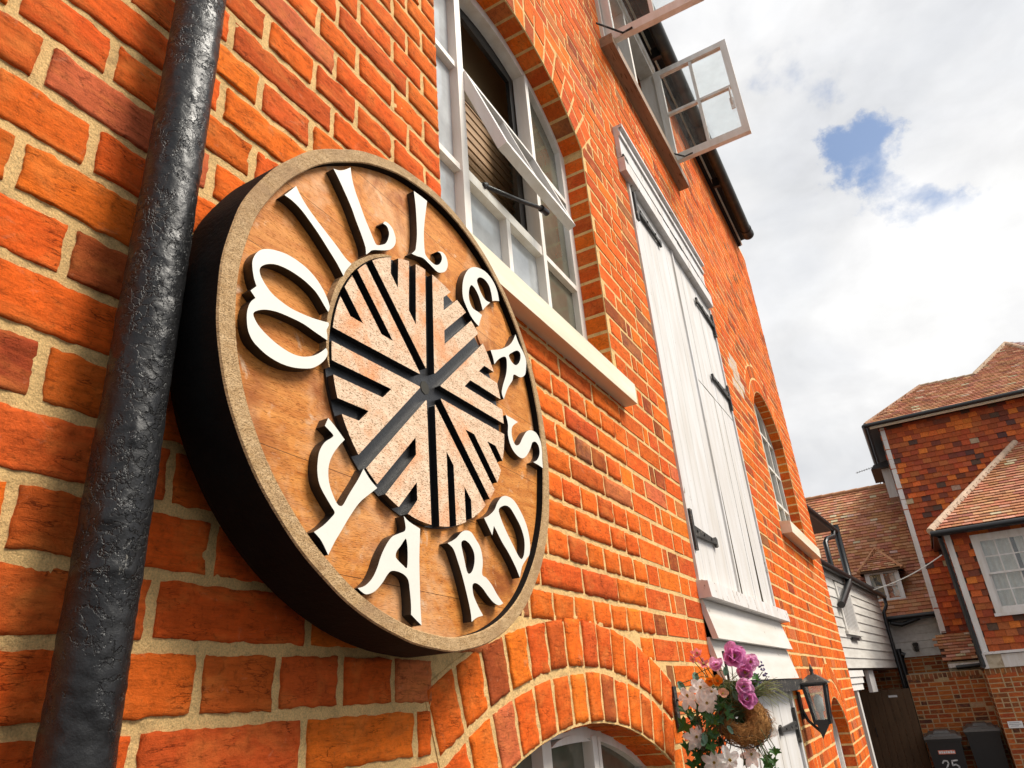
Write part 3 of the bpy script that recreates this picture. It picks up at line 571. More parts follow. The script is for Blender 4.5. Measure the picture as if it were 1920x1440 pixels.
def panel(fm, gl, O, A, Bv, w, h, st, th, cols, rows, bar, bot=None, C=None):
    """a glazed leaf: O corner, A and Bv unit directions; frame boxes to fm, panes to gl"""
    O = Vector(O); A = Vector(A).normalized(); Bv = Vector(Bv).normalized(); Cn = A.cross(Bv)
    fr = lambda p: O+A*p[0]+Bv*p[1]+Cn*p[2]
    bot = bot or st; hh = th/2
    fm.box((0, 0, -hh), (st, h, hh), fr=fr); fm.box((w-st, 0, -hh), (w, h, hh), fr=fr)
    fm.box((st, 0, -hh+.001), (w-st, bot, hh-.001), fr=fr); fm.box((st, h-st, -hh+.001), (w-st, h, hh-.001), fr=fr)
    iw = w-2*st; ih = h-bot-st
    for i in range(1, cols): x = st+iw*i/cols; fm.box((x-bar/2, bot, -hh*.75), (x+bar/2, h-st, hh*.75), fr=fr)
    for j in range(1, rows): y = bot+ih*j/rows; fm.box((st, y-bar/2, -hh*.7), (w-st, y+bar/2, hh*.7), fr=fr)
    for i in range(cols):
        for j in range(rows):
            gl.append((fr, (st+iw*i/cols, bot+ih*j/rows, -.0015), (st+iw*(i+1)/cols, bot+ih*(j+1)/rows, .0015)))
def panes(gl, parent, mat=None):
    for fr, a, b in gl:
        m = MB(); m.box(a, b, fr=fr); m.build('pane', mat or M['glass'], parent)
def arch_strip(mb, o, inset, wdt, x0, x1, n=24):
    A = arc(o.y0+inset, o.y1-inset, o.zs, o.zt-inset, n); Bq = arc(o.y0+inset+wdt, o.y1-inset-wdt, o.zs, o.zt-inset-wdt, n)
    for i in range(n):
        q = [(A[i][0], A[i][1]), (A[i+1][0], A[i+1][1]), (Bq[i+1][0], Bq[i+1][1]), (Bq[i][0], Bq[i][1])]
        mb.hexa([(x1, *p) for p in q], [(x0, *p) for p in q])
def arch_z(o, y, inset=0):
    c = (o.y0+o.y1)/2; hw = (o.y1-o.y0)/2-inset; h = o.zt-inset-o.zs; Rr = (hw*hw+h*h)/(2*h)
    return o.zt-inset-Rr+math.sqrt(max(0, Rr*Rr-(y-c)**2))

# --- middle arched window
o = O_mid; x0, x1 = -.132, -.086
fm = MB()
fm.box((x0, o.y0, o.z0), (x1, o.y0+.045, o.zs)); fm.box((x0, o.y1-.045, o.z0), (x1, o.y1, o.zs)); arch_strip(fm, o, 0, .045, x0, x1)
for y, w_ in ((1.385, .034), (1.893, .026)): fm.box((x0+.002, y-w_/2, o.z0), (x1+.008, y+w_/2, arch_z(o, y, .04)))
fm.box((x0+.004, 1.402, 1.425), (x1+.004, 1.88, 1.462)); fm.box((x0+.004, 1.402, 1.845), (x1+.004, 1.88, 1.885))
fm.box((x0+.004, 1.402, 1.035), (x1+.002, 1.88, 1.075)); fm.box((x0+.006, 1.627, 1.075), (x1+.003, 1.651, 1.425))
for a, b in ((o.y0+.045, 1.368), (1.906, o.y1-.045)):
    for z in (1.444, 1.865): fm.box((x0+.008, a, z-.011), (x1, b, z+.011))
    fm.box((x0+.004, a, 1.035), (x1+.001, b, 1.068))
win = fm.build('window', M['frame'], B)
gl = []
idf = lambda p: p
for a, b in ((o.y0+.045, 1.368), (1.906, o.y1-.045)):
    for c, d in ((1.068, 1.433), (1.455, 1.854)): gl.append((idf, (-.112, a, c), (-.109, b, d)))
for a, b in ((1.402, 1.627), (1.651, 1.88)): gl.append((idf, (-.112, a, 1.075), (-.109, b, 1.425)))
panes(gl[:2]+gl[4:], win, M['sky_pale']); panes(gl[2:4], win, M['olive_glass'])
for a, b in ((o.y0+.045, 1.368), (1.906, o.y1-.045)):   # the arched corner panes
    m = MB(); ys_ = [a+(b-a)*i/8 for i in range(9)]
    m.prism([(a, 1.876), (b, 1.876)]+[(y, arch_z(o, y, .045) if o.y0+.05 < y < o.y1-.05 else o.zs) for y in reversed(ys_)], [], -.112, -.109, 0, 0); m.build('pane', M['sky_pale'] if a < 1.5 else M['olive_glass'], win)
m = MB()   # black rebate of the open top light
m.box((-.150, 1.402, 1.885), (-.134, 1.43, 2.30)); m.box((-.150, 1.85, 1.885), (-.134, 1.88, 2.32)); m.box((-.150, 1.43, 1.885), (-.134, 1.85, 1.925)); m.box((-.150, 1.43, 2.27), (-.134, 1.85, 2.34))
m.box((-.150, 1.402, 1.462), (-.134, 1.42, 1.845)); m.box((-.150, 1.84, 1.462), (-.134, 1.88, 1.845))
m.build('rebate', M['black'], win)
sl = MB(); O = Vector((-.088, 1.402, 1.858)); E_ = Vector((.040, 1.402, 1.488)); Bd = (O-E_); h_ = Bd.length
gl = []; panel(sl, gl, E_, (0, 1, 0), Bd, .478, h_, .030, .032, 2, 1, .016, bot=.042)
sash = sl.build('sash', M['white'], win)
for fr, a, b in gl: m = MB(); m.box(a, b, fr=fr); m.build('sash_glass', M['glass'], win)
m = MB(); m.tube([(-.10, 1.44, 1.435), (-.085, 1.50, 1.468), (-.045, 1.66, 1.50), (-.05, 1.86, 1.60)], [.008, .008, .007, .007], 8); m.tube([(-.05, 1.84, 1.59), (-.05, 1.885, 1.60)], .013, 8)
m.tube([(-.085, 1.49, 1.46), (-.085, 1.51, 1.475)], .012, 8); m.build('stay', M['black'], win)
m = MB(); m.add([(-.24, 1.36, 1.40), (-.24, 1.80, 1.40), (-.24, 1.80, 1.90), (-.24, 1.36, 1.90)], [(0, 1, 2, 3)])
m = MB()
for i in range(37):
    z = 1.36+i*.021; m.box((-.245, 1.40, z), (-.238+.004*(i % 2), 1.99+.014*(i % 2), z+.020))
M['blind'] = wood_mat('brown_blind', (.34, .20, .10), (.50, .32, .17), (1, .2, 6), scale=14)
m.build('blind', M['blind'], win)
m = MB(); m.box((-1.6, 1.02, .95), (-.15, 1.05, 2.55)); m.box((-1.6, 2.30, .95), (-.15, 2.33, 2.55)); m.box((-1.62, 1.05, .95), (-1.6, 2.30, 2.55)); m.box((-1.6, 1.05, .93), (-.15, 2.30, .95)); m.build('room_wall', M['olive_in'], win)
m = MB(); m.box((-.27, 1.40, 2.14), (-.255, 2.32, 2.95)); m.build('ceiling_stand_in', M['ceil_in'], win)  # added upright tan panel, stands in for the ceiling where window light reaches
m = MB(); m.hexa([(-.085, 1.04, .955), (.052, 1.04, .953), (.052, 2.275, .953), (-.085, 2.275, .955)], [(-.085, 1.04, 1.047), (.052, 1.04, 1.030), (.052, 2.275, 1.030), (-.085, 2.275, 1.047)]); m.build('sill', M['cream'], win)

# --- lower arched window
o = O_low; fm = MB()
fm.box((x0, o.y0, o.z0), (x1, o.y0+.04, o.zs)); fm.box((x0, o.y1-.04, o.z0), (x1, o.y1, o.zs)); arch_strip(fm, o, 0, .028, x0, x1)
for y, w_ in ((1.60, .045), (1.872, .03), (1.90, .018)): fm.box((x0+.003, y-w_/2, o.z0), (x1+.006, y+w_/2, arch_z(o, y, .02)))
fm.box((x0+.004, o.y0+.04, -.62), (x1, 1.575, -.59)); fm.box((x0+.004, 1.925, -.62), (x1, o.y1-.04, -.59))
arch_strip(fm, Opening(1.625, 1.855, 0, -.095, -.075), 0, .018, x0+.004, x1+.003, 6)
w2 = fm.build('window', M['frame'], B)
for a, b in ((o.y0+.04, 1.577), (1.623, 1.857), (1.91, o.y1-.04)):
    m = MB(); ys_ = [a+(b-a)*i/8 for i in range(9)]
    m.prism([(a, o.z0+.03), (b, o.z0+.03)]+[(y, arch_z(o, min(max(y, o.y0+.045), o.y1-.045), .028)) for y in reversed(ys_)], [], -.112, -.109, 0, 0); m.build('pane', M['olive_glass'], w2)
m = MB(); m.box((-1.0, .95, -1.2), (-.5, 2.4, .1)); m.build('room_wall', M['olive_in'], w2)
m = MB(); m.box((-.5, .95, .02), (-.15, 2.4, .06)); m.build('room_ceiling', M['olive_in'], w2)
m = MB(); m.box((-.08, 1.02, -1.13), (.05, 2.32, -1.052)); m.build('sill', M['cream'], w2)

# --- loading doors
def hinge(y, z, L, parent, dirn=1, x=.014):
    m = MB(); zz = z
    m.box((x-.004, y-.018*0-.016, zz-.085), (x+.008, y+.016, zz+.085))
    n = 8; P = []
    for i in range(n+1):
        t = i/n; w_ = .020*(1-t)+.009*t
        P.append((y+dirn*(.012+L*t), w_))
    Q = [(p[0], zz+p[1]) for p in P]+[(P[-1][0]+dirn*.012, zz+.024), (P[-1][0]+dirn*.034, zz+.016), (P[-1][0]+dirn*.030, zz), (P[-1][0]+dirn*.034, zz-.016), (P[-1][0]+dirn*.012, zz-.024)]+[(p[0], zz-p[1]) for p in reversed(P)]
    m.prism(Q, [], x-.006, x+.006, 0, 0)
    for t in (.15, .45, .8): m.tube([(x+.004, y+dirn*L*t, zz), (x+.011, y+dirn*L*t, zz)], .006, 8)
    return m.build('hinge', M['iron'], parent)
fm = MB()   # frame and head
fm.box((-.06, 2.852, .40), (.010, 2.878, 2.40)); fm.box((-.06, 4.425, .40), (.010, 4.448, 2.40))
fm.box((-.06, 2.76, 2.405), (.037, 4.42, 2.492)); fm.box((-.05, 2.765, 2.500), (.025, 4.36, 2.640)); 
fm.box((-.05, 2.765, 2.640), (.036, 4.35, 2.668)); fm.box((-.05, 2.765, 2.668), (.029, 4.35, 2.696)); fm.box((-.05, 2.77, 2.696), (.050, 4.34, 2.714))
ldr = fm.build('loading_door', M['white_old'], B)
m = MB()
for y, w_, h_ in ((2.79, .05, .03), (3.30, .05, .01), (3.42, .1, .012), (3.56, .12, .02), (3.68, .10, .035), (3.80, .12, .014), (4.02, .18, .008)):
    m.box((.020, y-w_/2, 2.4905-h_*.5), (.0382, y+w_/2, 2.4935+h_*.35)); m.box((.020, y-w_*.3, 2.4922), (.0325, y+w_*.4, 2.4925+h_))
m.tube([(.034, 2.80, 2.494), (.036, 3.1, 2.495), (.036, 3.5, 2.496), (.036, 3.9, 2.495), (.036, 4.35, 2.4945)], .004, 6)
m.build('rotten_joint', M['dark_in'], ldr)
m = MB()
def board(m, poly, x=0, th=.022, side=0): m.prism(poly, [], x-th, x, 0, side)
yb = 2.881; i = 0
while yb < 3.56:
    ye = min(yb+.112, 3.568); board(m, [(yb, .412), (ye-.002, .412), (ye-.002, 2.402), (yb, 2.402)], jit(.0008)); yb = ye
lf = m.build('leaf', M['white'], ldr)
for (za, zb) in ((.412, 1.566), (1.574, 2.402)):
    m = MB(); low = za < 1
    def yl(y, z): return y
    def bd(a0, a1, b0, b1):  # bottom and top edges, kink at z 1.04
        if low: board(m, [(a0, za), (b0, za), (b1, 1.04), (b1, zb), (a1, zb), (a1, 1.04)], jit(.0008), side=1)
        else: board(m, [(a1, za), (b1, za), (b1, zb), (a1, zb)], jit(.0008))
    bd(3.573, 3.573, 3.606, 3.636)
    e = [3.662, 3.74, 3.85, 3.96, 4.07, 4.110]; t_ = [3.638, 3.74, 3.85, 3.96, 4.07, 4.130]
    for q in range(5): bd(e[q]+.001, t_[q]+.001, e[q+1]-.001, t_[q+1]-.001)
    bd(4.158, 4.133, 4.27, 4.27); bd(4.272, 4.272, 4.422, 4.422)
    m.build('leaf', [M['white'], M['olive_in']], ldr)
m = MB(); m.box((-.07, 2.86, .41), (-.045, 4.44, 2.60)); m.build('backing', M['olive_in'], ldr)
m = MB(); m.box((-.01, 3.562, .412), (.009, 3.588, 2.402)); m.build('meeting_bead', M['white'], ldr)
for a in ((2.905, 2.28, .36, 1), (2.878, .605, .34, 1), (4.41, 2.26, .38, -1), (4.41, 1.72, .38, -1)): hinge(a[0], a[1], a[2], ldr, a[3], .012)
m = MB(); m.hexa([(-.06, 2.835, .325), (.052, 2.835, .330), (.052, 4.56, .330), (-.06, 4.56, .325)], [(-.06, 2.835, .408), (.046, 2.835, .392), (.046, 4.56, .392), (-.06, 4.56, .408)]); m.build('sill', M['white_old'], ldr)
for zt_, zb_ in ((.327, .178), (.186, .028)):
    m = MB(); m.hexa([(.022, 2.845, zb_), (.046, 2.845, zb_), (.046, 4.47, zb_), (.022, 4.47, zb_)], [(-.01, 2.845, zt_), (.010, 2.845, zt_), (.010, 4.47, zt_), (-.01, 4.47, zt_)]); m.build('apron_board', M['white_h'], ldr)
# --- ground floor door
fm = MB(); fm.box((-.05, 2.852, GZ), (-.005, 2.90, -.03)); fm.box((-.05, 4.40, GZ), (-.005, 4.448, -.03)); fm.box((-.052, 2.852, GZ), (-.003, 4.448, GZ+.028)); dr = fm.build('door', M['white'], B)
m = MB(); m.box((-.05, 2.80, -.032), (.040, 4.60, .026)); m.build('lintel', M['iron'], dr)
m = MB(); yb = 2.905
while yb < 4.38:
    ye = min(yb+.165, 4.395); board(m, [(yb, GZ+.03), (ye-.004, GZ+.03), (ye-.004, -.036), (yb, -.036)], -.018+jit(.001)); yb = ye
m.build('leaf', M['white'], dr); hinge(4.39, -.20, .42, dr, -1, -.008); hinge(4.39, -1.5, .42, dr, -1, -.008)
m = MB(); m.box((-.09, 2.86, GZ), (-.06, 4.44, .3)); m.build('backing', M['dark_in'], dr)

# --- top window with two casements thrown open
o = O_top; fm = MB(); zh = 4.385
fm.box((-.09, o.y0+.001, o.z0), (.018, o.y0+.05, 4.50)); fm.box((-.09, o.y1-.05, o.z0), (.018, o.y1-.001, 4.50)); fm.box((-.09, o.y0+.05, zh), (.018, o.y1-.05, 4.499))
fm.box((-.088, o.y0+.05, o.z0), (.016, o.y1-.05, o.z0+.045)); fm.box((-.088, 3.50, o.z0+.045), (.016, 3.54, zh)); fm.box((.018, o.y0, 4.42), (.032, o.y1, 4.50))
w3 = fm.build('window', M['frame'], B)
for (yh, dx) in ((2.925, .02), (4.135, .02)):
    m = MB(); gl = []; z_ = 3.475; H_ = .895
    Ax = Vector((1, .015 if yh < 3 else -.01, 0)); panel(m, gl, (dx, yh, z_), Ax, (0, 0, 1), .565, H_, .048, .04, 2, 2, .022, bot=.062)
    m.build('casement', M['frame'], w3)
    for fr, a, b in gl: m2 = MB(); m2.box(a, b, fr=fr); m2.build('casement_glass', M['glass'], w3)
    m = MB(); sx = dx+.50; m.tube([(sx, yh-.022, z_+.28), (sx, yh-.040, z_+.30), (sx+.005, yh-.04, z_+.42)], .007, 8); m.box((sx-.014, yh-.026, z_+.24), (sx+.014, yh-.019, z_+.34)); m.build('catch', M['frame'], w3)
    m = MB(); m.tube([(.02, yh-.18, z_-.012), (dx+.10, yh-.02, z_+.01), (dx+.16, yh-.022, z_+.012)], .006, 8); m.build('stay', M['iron'], w3)
m = MB(); m.box((-.08, 2.82, 3.355), (.075, 4.30, 3.428)); m.build('sill', M['sill_wood'], w3)
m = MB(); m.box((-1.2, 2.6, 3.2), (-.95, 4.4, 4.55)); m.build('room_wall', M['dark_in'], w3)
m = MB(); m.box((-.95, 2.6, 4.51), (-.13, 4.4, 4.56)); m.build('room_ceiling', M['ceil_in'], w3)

# --- far arched window and far doorway
o = O_far; fm = MB()
fm.box((x0, o.y0, o.z0), (x1, o.y0+.045, o.zs)); fm.box((x0, o.y1-.045, o.z0), (x1, o.y1, o.zs)); arch_strip(fm, o, 0, .045, x0, x1)
for y in (5.82, 6.14, 6.46): fm.box((x0+.003, y-.014, o.z0), (x1+.003, y+.014, arch_z(o, y, .03)))
for z in (1.40, 1.72, 2.02): fm.box((x0+.006, o.y0+.045, z-.012), (x1, o.y1-.045, z+.012))
w4 = fm.build('window', M['frame'], B)
m = MB(); ys_ = [o.y0+.045+(o.y1-o.y0-.09)*i/12 for i in range(13)]
m.prism([(ys_[0], o.z0), (ys_[-1], o.z0)]+[(y, arch_z(o, y, .046) if o.y0+.06 < y < o.y1-.06 else o.zs) for y in reversed(ys_)], [], -.112, -.109, 0, 0); m.build('pane', M['olive_glass'], w4)
m = MB(); m.box((-.9, 5.3, .9), (-.6, 7.0, 2.5)); m.build('room_wall', M['olive_in'], w4)
m = MB(); m.hexa([(-.08, 5.42, .995), (.075, 5.42, .995), (.075, 6.90, .995), (-.08, 6.90, .995)], [(-.08, 5.42, 1.095), (.075, 5.42, 1.08), (.075, 6.90, 1.08), (-.08, 6.90, 1.095)]); m.build('sill', M['cream'], w4)
o = O_door; fm = MB(); fm.box((x0, o.y0, GZ), (x1, o.y0+.06, o.zs)); fm.box((x0, o.y1-.06, GZ), (x1, o.y1, o.zs)); arch_strip(fm, o, 0, .06, x0, x1)
d2 = fm.build('door', M['frame'], B)
m = MB(); m.box((-.128, o.y0+.06, GZ), (-.112, o.y1-.06, -.42)); m.build('leaf', M['white'], d2)
m = MB(); m.box((-.20, o.y0-.05, GZ), (-.17, o.y1+.05, 0)); m.build('backing', M['dark_in'], d2)

# ------------------------------------------------------------------ drainpipe
PX, PY, PR = .06, .42, .0325
DP = empty('drainpipe', (PX, PY, GZ), 'thick black drainpipe with flaking paint beside the round sign', 'drainpipe')
mb = MB(); z = -.35; zs_ = []
while z < 1.25: zs_.append(z); z += .0035
nn_ = 72; vs = []
for z in zs_:
    for j in range(nn_):
        a = 2*math.pi*j/nn_; p = Vector((math.cos(a), math.sin(a), 0))*PR; q = Vector((PX+p.x, PY+p.y, z))
        flake = noise.noise(q*38); fl2 = noise.noise(q*90+Vector((9, 4, 2))); big = noise.noise(q*9)
        d = .0009*fl2+.0012*max(0, flake-.12)*3*(1 if noise.noise(q*14+Vector((3, 3, 3))) > 0 else .2)+.0008*big
        vs.append((PX+p.x*(1+d/PR), PY+p.y*(1+d/PR), z))
mb.add(vs, [(i*nn_+j, i*nn_+(j+1) % nn_, (i+1)*nn_+(j+1) % nn_, (i+1)*nn_+j) for i in range(len(zs_)-1) for j in range(nn_)], smooth=True)
mb.tube([(PX, PY, GZ), (PX, PY, -.35)], PR, 32); mb.tube([(PX, PY, zs_[-1]), (PX, PY, 4.3), (.15, PY, 4.53)], PR, 32)
mb.build('pipe', M['pipe'], DP, fix=False)
for z in (-1.2, 1.9, 3.6):
    m = MB(); m.tube([(PX, PY, z), (PX, PY, z+.08)], PR+.008, 32); m.box((.002, PY-.07, z+.02), (.05, PY+.07, z+.06)); m.build('bracket', M['pipe'], DP)

# ------------------------------------------------------------------ round carved sign
SX = .13; SC = (1.438*.62, .809*.62); SR = .691*.62
SG = empty('round_sign', (.035, SC[0], SC[1]), 'round carved wooden sign with white raised lettering and millstone emblem', 'sign')
def four(co, th, r=SR):
    return r*(co[0]+co[1]*math.cos(th)+co[2]*math.sin(th)+co[3]*math.cos(2*th)+co[4]*math.sin(2*th)+co[5]*math.cos(3*th)+co[6]*math.sin(3*th))
C_OUT = [0.9989, 0.0015, 0.0014, 0.0034, 0.0079, -0.0185, -0.0104]
C_INN = [0.944, 0.003, 0.005, -0.003, 0.012, -0.019, -0.006]
C_ST = [0.5557, 0.0, 0.0025, 0.0082, 0.014, 0.0017, -0.0004]
NS = 192
def ring_pts(co, cen=(0, 0), k=1.0, wob=0):
    return [(SC[0]+cen[0]*SR+math.cos(t)*(four(co, t)*k+wob*noise.noise(Vector((math.cos(t)*6, math.sin(t)*6, 3)))), SC[1]+cen[1]*SR+math.sin(t)*(four(co, t)*k+wob*noise.noise(Vector((math.cos(t)*6, math.sin(t)*6, 3))))) for t in [2*math.pi*i/NS for i in range(NS)]]
mb = MB(); po = ring_pts(C_OUT, wob=.002); pi_ = ring_pts(C_INN, wob=.0015); pb = ring_pts(C_OUT, k=.992)
RD = .0155   # depth of the recess
prof = [(pb, .035, 2), (po, .045, 2), (po, SX-.0022, 0), ([(SC[0]+(p[0]-SC[0])*.9955, SC[1]+(p[1]-SC[1])*.9955) for p in po], SX, 0), ([(SC[0]+(p[0]-SC[0])*1.004, SC[1]+(p[1]-SC[1])*1.004) for p in pi_], SX, 2), (pi_, SX-.002, 2), (pi_, SX-RD, 1)]
vs = []
for P_, x, _ in prof: vs += [(x, p[0], p[1]) for p in P_]
o0 = 0
for k_ in range(len(prof)-1):
    mi = {0: 2, 1: 2, 2: 0, 3: 0, 4: 0, 5: 2}[k_]
    if k_ == 0: mb.add(vs, [])
    for j in range(NS):
        mb.f.append((k_*NS+j, k_*NS+(j+1) % NS, (k_+1)*NS+(j+1) % NS, (k_+1)*NS+j)); mb.m.append(mi); mb.sm.append(False)
mb.f.append(tuple(range(NS))[::-1]); mb.m.append(2); mb.sm.append(False)
mb.f.append(tuple(range(6*NS, 7*NS))); mb.m.append(1); mb.sm.append(False)
bd_ = mb.build('board', [M['rim'], M['panel'], M['sign_side']], SG)
for (a, b) in ((.22, .25), (-.22, .25), (.22, -.22), (-.22, -.22)):
    m = MB(); m.tube([(-.004, SC[0]+a, SC[1]+b), (.037, SC[0]+a, SC[1]+b)], .014, 12); m.build('fixing', M['iron'], SG)
def smooth_loop(P, sub=4):
    n = len(P); out = []
    for i in range(n):
        p0, p1, p2, p3 = P[i-1], P[i], P[(i+1) % n], P[(i+2) % n]
        if p1[2]: p0 = p1
        if p2[2]: p3 = p2
        for k_ in range(sub):
            t = k_/sub; q = []
            for d in (0, 1):
                a, b, c, e = p0[d], p1[d], p2[d], p3[d]
                q.append(.5*((2*b)+(-a+c)*t+(2*a-5*b+4*c-e)*t*t+(-a+3*b-3*c+e)*t*t*t))
            out.append((SC[0]+q[0], SC[1]+q[1]))
    return out
words = {'M': 'white letter M with two rounded bowls', 'I': 'plain tapering white letter I', 'L': 'tall white letter L with curled foot', 'L2': 'second white letter L with curled foot nearer the E', 'E': 'rounded white letter E',
         'R': 'tilted white letter R near the sign right edge', 'S': 'white letter S', 'Y': 'curving white letter Y', 'A': 'white letter A with swept foot', 'R2': 'white letter R beside the A', 'D': 'white letter D'}
for key, (P, Hh) in LETTERS.items():
    m = MB(); out = smooth_loop(P); hs = [smooth_loop(Hh)] if Hh else []
    m.prism(out, hs, SX-RD-.0005, SX+.0008, 0, 1, back=False)
    ob = m.build('letter', [M['letter'], M['groove']], SG); ob['label'] = words[key]
# millstone emblem: eight furrowed harps
cst = (SC[0]-.0163*SR, SC[1]-.0188*SR)
RS = .5557*SR; zf = SX-.0004
m = MB(); base = ring_pts(C_ST, (-.0163, -.0188)); m.prism(base, [], SX-RD-.0005, SX-RD+.0035, 0, 0, back=False); ms_ = m.build('millstone', M['groove'], SG)
g_ = .092; land = .122; LA = .145
lm = MB()
for s_ in range(8):
    th = s_*math.pi/4   # B direction; A is at th + 45deg
    def to(u, v):
        y = u*math.cos(th)-v*math.sin(th); z = u*math.sin(th)+v*math.cos(th); r_ = math.hypot(y, z); an = math.atan2(z, y)
        k_ = four(C_ST, an)/RS; return (cst[0]-.018*RS*max(0, 1-r_)+y*RS*(1+(k_-1)*min(1, r_)), cst[1]+.017*RS*max(0, 1-r_)+z*RS*(1+(k_-1)*min(1, r_)))
    r2 = math.sqrt(2); P = []
    hub = .135
    def rim_u(v): return math.sqrt(max(0, .995**2-v*v))
    def arcp(v0, v1):
        a0 = math.atan2(v0, rim_u(v0)); a1 = math.atan2(v1, rim_u(v1)); k_ = max(2, int((a1-a0)/.04))
        return [(.995*math.cos(a0+(a1-a0)*i/k_), .995*math.sin(a0+(a1-a0)*i/k_)) for i in range(1, k_)]
    P.append((g_/2+r2*g_/2+.02, g_/2)); P.append((rim_u(g_/2), g_/2)); v = g_/2
    for q in range(2):
        v1 = g_/2+land+q*(land+g_)
        P += arcp(v, v1); P.append((rim_u(v1), v1)); P.append((v1+r2*(g_/2+LA), v1)); P.append((v1+g_*.92+r2*(g_/2+LA), v1+g_*.92)); P.append((rim_u(v1+g_*.92), v1+g_*.92)); v = v1+g_*.92
    # A line: (u-v)/r2 = g/2 meets the rim
    vA = (-g_/2*r2+math.sqrt(max(0, 2*.995**2-(g_*r2/2)**2)))/2; P += arcp(v, vA); P.append((vA+r2*g_/2, vA)); P.append((g_/2+r2*g_/2+.012, g_/2+.006))
    lm.prism([to(*p) for p in P], [], SX-RD+.003, SX, 0, 1, back=False)
lm.build('millstone_face', [M['stone_top'], M['groove']], ms_)
m = MB(); m.prism([(cst[0]-.018*RS+math.cos(t)*.052*RS, cst[1]+.017*RS+math.sin(t)*.052*RS) for t in [i*math.pi/4 for i in range(8)]], [], SX-RD+.001, SX-RD+.0045, 0, 0); m.build('millstone_eye', M['dark_in'], ms_)
m = MB()  # pale arc modelled as the highlight on the stone's upper left edge
ri = []; ro = []
for i in range(40):
    t = rad(116+i*(192-116)/39); tp = math.sin(math.pi*i/39)**.6; r_ = four(C_ST, t)
    ri.append((cst[0]+math.cos(t)*(r_+.001), cst[1]+math.sin(t)*(r_+.001))); ro.append((cst[0]+math.cos(t)*(r_+.002+.0085*tp), cst[1]+math.sin(t)*(r_+.002+.0085*tp)))
m.prism(ri+ro[::-1], [], SX-RD-.0005, SX-.003, 0, 0, back=False); m.build('millstone_edge_highlight', M['rim'], ms_)
m = MB(); m.prism([(SC[0]+.233+.064*math.cos(t)*1.0-.0*math.sin(t), SC[1]+.221+.066*math.sin(t)+.022*math.cos(t)) for t in [2*math.pi*i/40 for i in range(40)]], [], SX-RD-.0005, SX-RD+.0035, 0, 0, back=False); m.build('plug', M['panel'], SG)

# blooms and leaves of the basket: kind, place, size
FLOWERS = [('purple',(0.227,2.221,0.084),0.047),('purple2',(0.266,2.262,0.069),0.031),('purple',(0.252,2.247,0.039),0.031),('purple2',(0.243,2.213,0.003),0.036),('purple',(0.245,2.213,-0.031),0.036),('purple2',(0.181,2.220,0.062),0.028),('white',(0.126,2.194,0.006),0.037),('white',(0.087,2.194,-0.014),0.034),('white',(0.141,2.187,-0.031),0.037),('white',(0.157,2.202,-0.008),0.025),('white',(0.086,2.202,-0.117),0.037),('white',(0.174,2.181,-0.176),0.038),('white',(0.133,2.191,-0.182),0.036),('white',(0.223,2.245,-0.174),0.030),('rose',(0.267,2.299,-0.105),0.040),('pink',(0.133,2.208,0.101),0.021),('pink',(0.140,2.220,0.070),0.021),('pink',(0.116,2.204,0.088),0.014),('orange',(0.158,2.192,0.024),0.017),('orange',(0.184,2.188,0.019),0.021),('peach',(0.188,2.189,-0.010),0.020),('lav',(0.293,2.289,0.041),0.019),('lav',(0.274,2.283,0.017),0.016),('lavs',(0.300,2.290,0.023),0.012),]
LEAVES = [('ivy',(0.069,2.199,-0.044),0.023),('ivy',(0.060,2.196,-0.088),0.029),('ivy',(0.143,2.186,-0.078),0.029),('ivy',(0.143,2.185,-0.111),0.021),('ivy',(0.168,2.224,-0.032),0.025),('ivy',(0.059,2.204,-0.144),0.027),('ivy',(0.134,2.182,-0.145),0.022),('ivy',(0.196,2.189,-0.068),0.018),('ivy',(0.246,2.252,-0.144),0.018),('ivy',(0.257,2.274,-0.191),0.024),('ivy2',(0.167,2.243,-0.114),0.034),('ivy2',(0.075,2.251,-0.075),0.025),('ivy2',(0.091,2.267,-0.048),0.025),('ivy',(0.084,2.210,-0.176),0.024),('ivy2',(0.106,2.236,-0.186),0.030),('ivy2',(0.053,2.245,-0.116),0.019),('teal',(0.067,2.210,0.017),0.022),('teal',(0.111,2.222,0.039),0.021),('teal',(0.119,2.211,-0.055),0.022),('teal',(0.279,2.274,-0.004),0.019),('teal',(0.196,2.244,0.049),0.016),('ivy2',(0.205,2.265,0.002),0.025),('ivy2',(0.183,2.260,0.004),0.025),('ivy',(0.265,2.280,-0.024),0.015),('teal',(0.104,2.226,-0.144),0.018),('ivy2',(0.150,2.228,-0.140),0.021),('ivy2',(0.205,2.261,-0.184),0.021),]

# ------------------------------------------------------------------ hanging basket of flowers
HC = Vector((.20, 2.262, -.055))
HB = empty('hanging_basket', tuple(HC), 'coir hanging basket of mauve, white and orange flowers with trailing ivy', 'hanging basket')
RC = HC+Vector((.012, -.006, -.030)); RA = Vector((.30, -.75, .58)).normalized(); RU = RA.orthogonal().normalized(); RW = RA.cross(RU)
m = MB(); n_ = 40; k2 = 16; vs = []
for i in range(n_):
    t = 2*math.pi*i/n_; d = RU*math.cos(t)+RW*math.sin(t); tr = .024+.008*d.x+.004*noise.noise(Vector((math.cos(t)*3, math.sin(t)*3, 1)))
    for j in range(k2):
        s = 2*math.pi*j/k2; vs.append(RC+d*(.045+tr*math.cos(s))+RA*(tr*math.sin(s))+noise.noise_vector(Vector((t*4, s*2, 2)))*.003)
m.add(vs, [(i*k2+j, i*k2+(j+1) % k2, ((i+1) % n_)*k2+(j+1) % k2, ((i+1) % n_)*k2+j) for i in range(n_) for j in range(k2)], smooth=True)
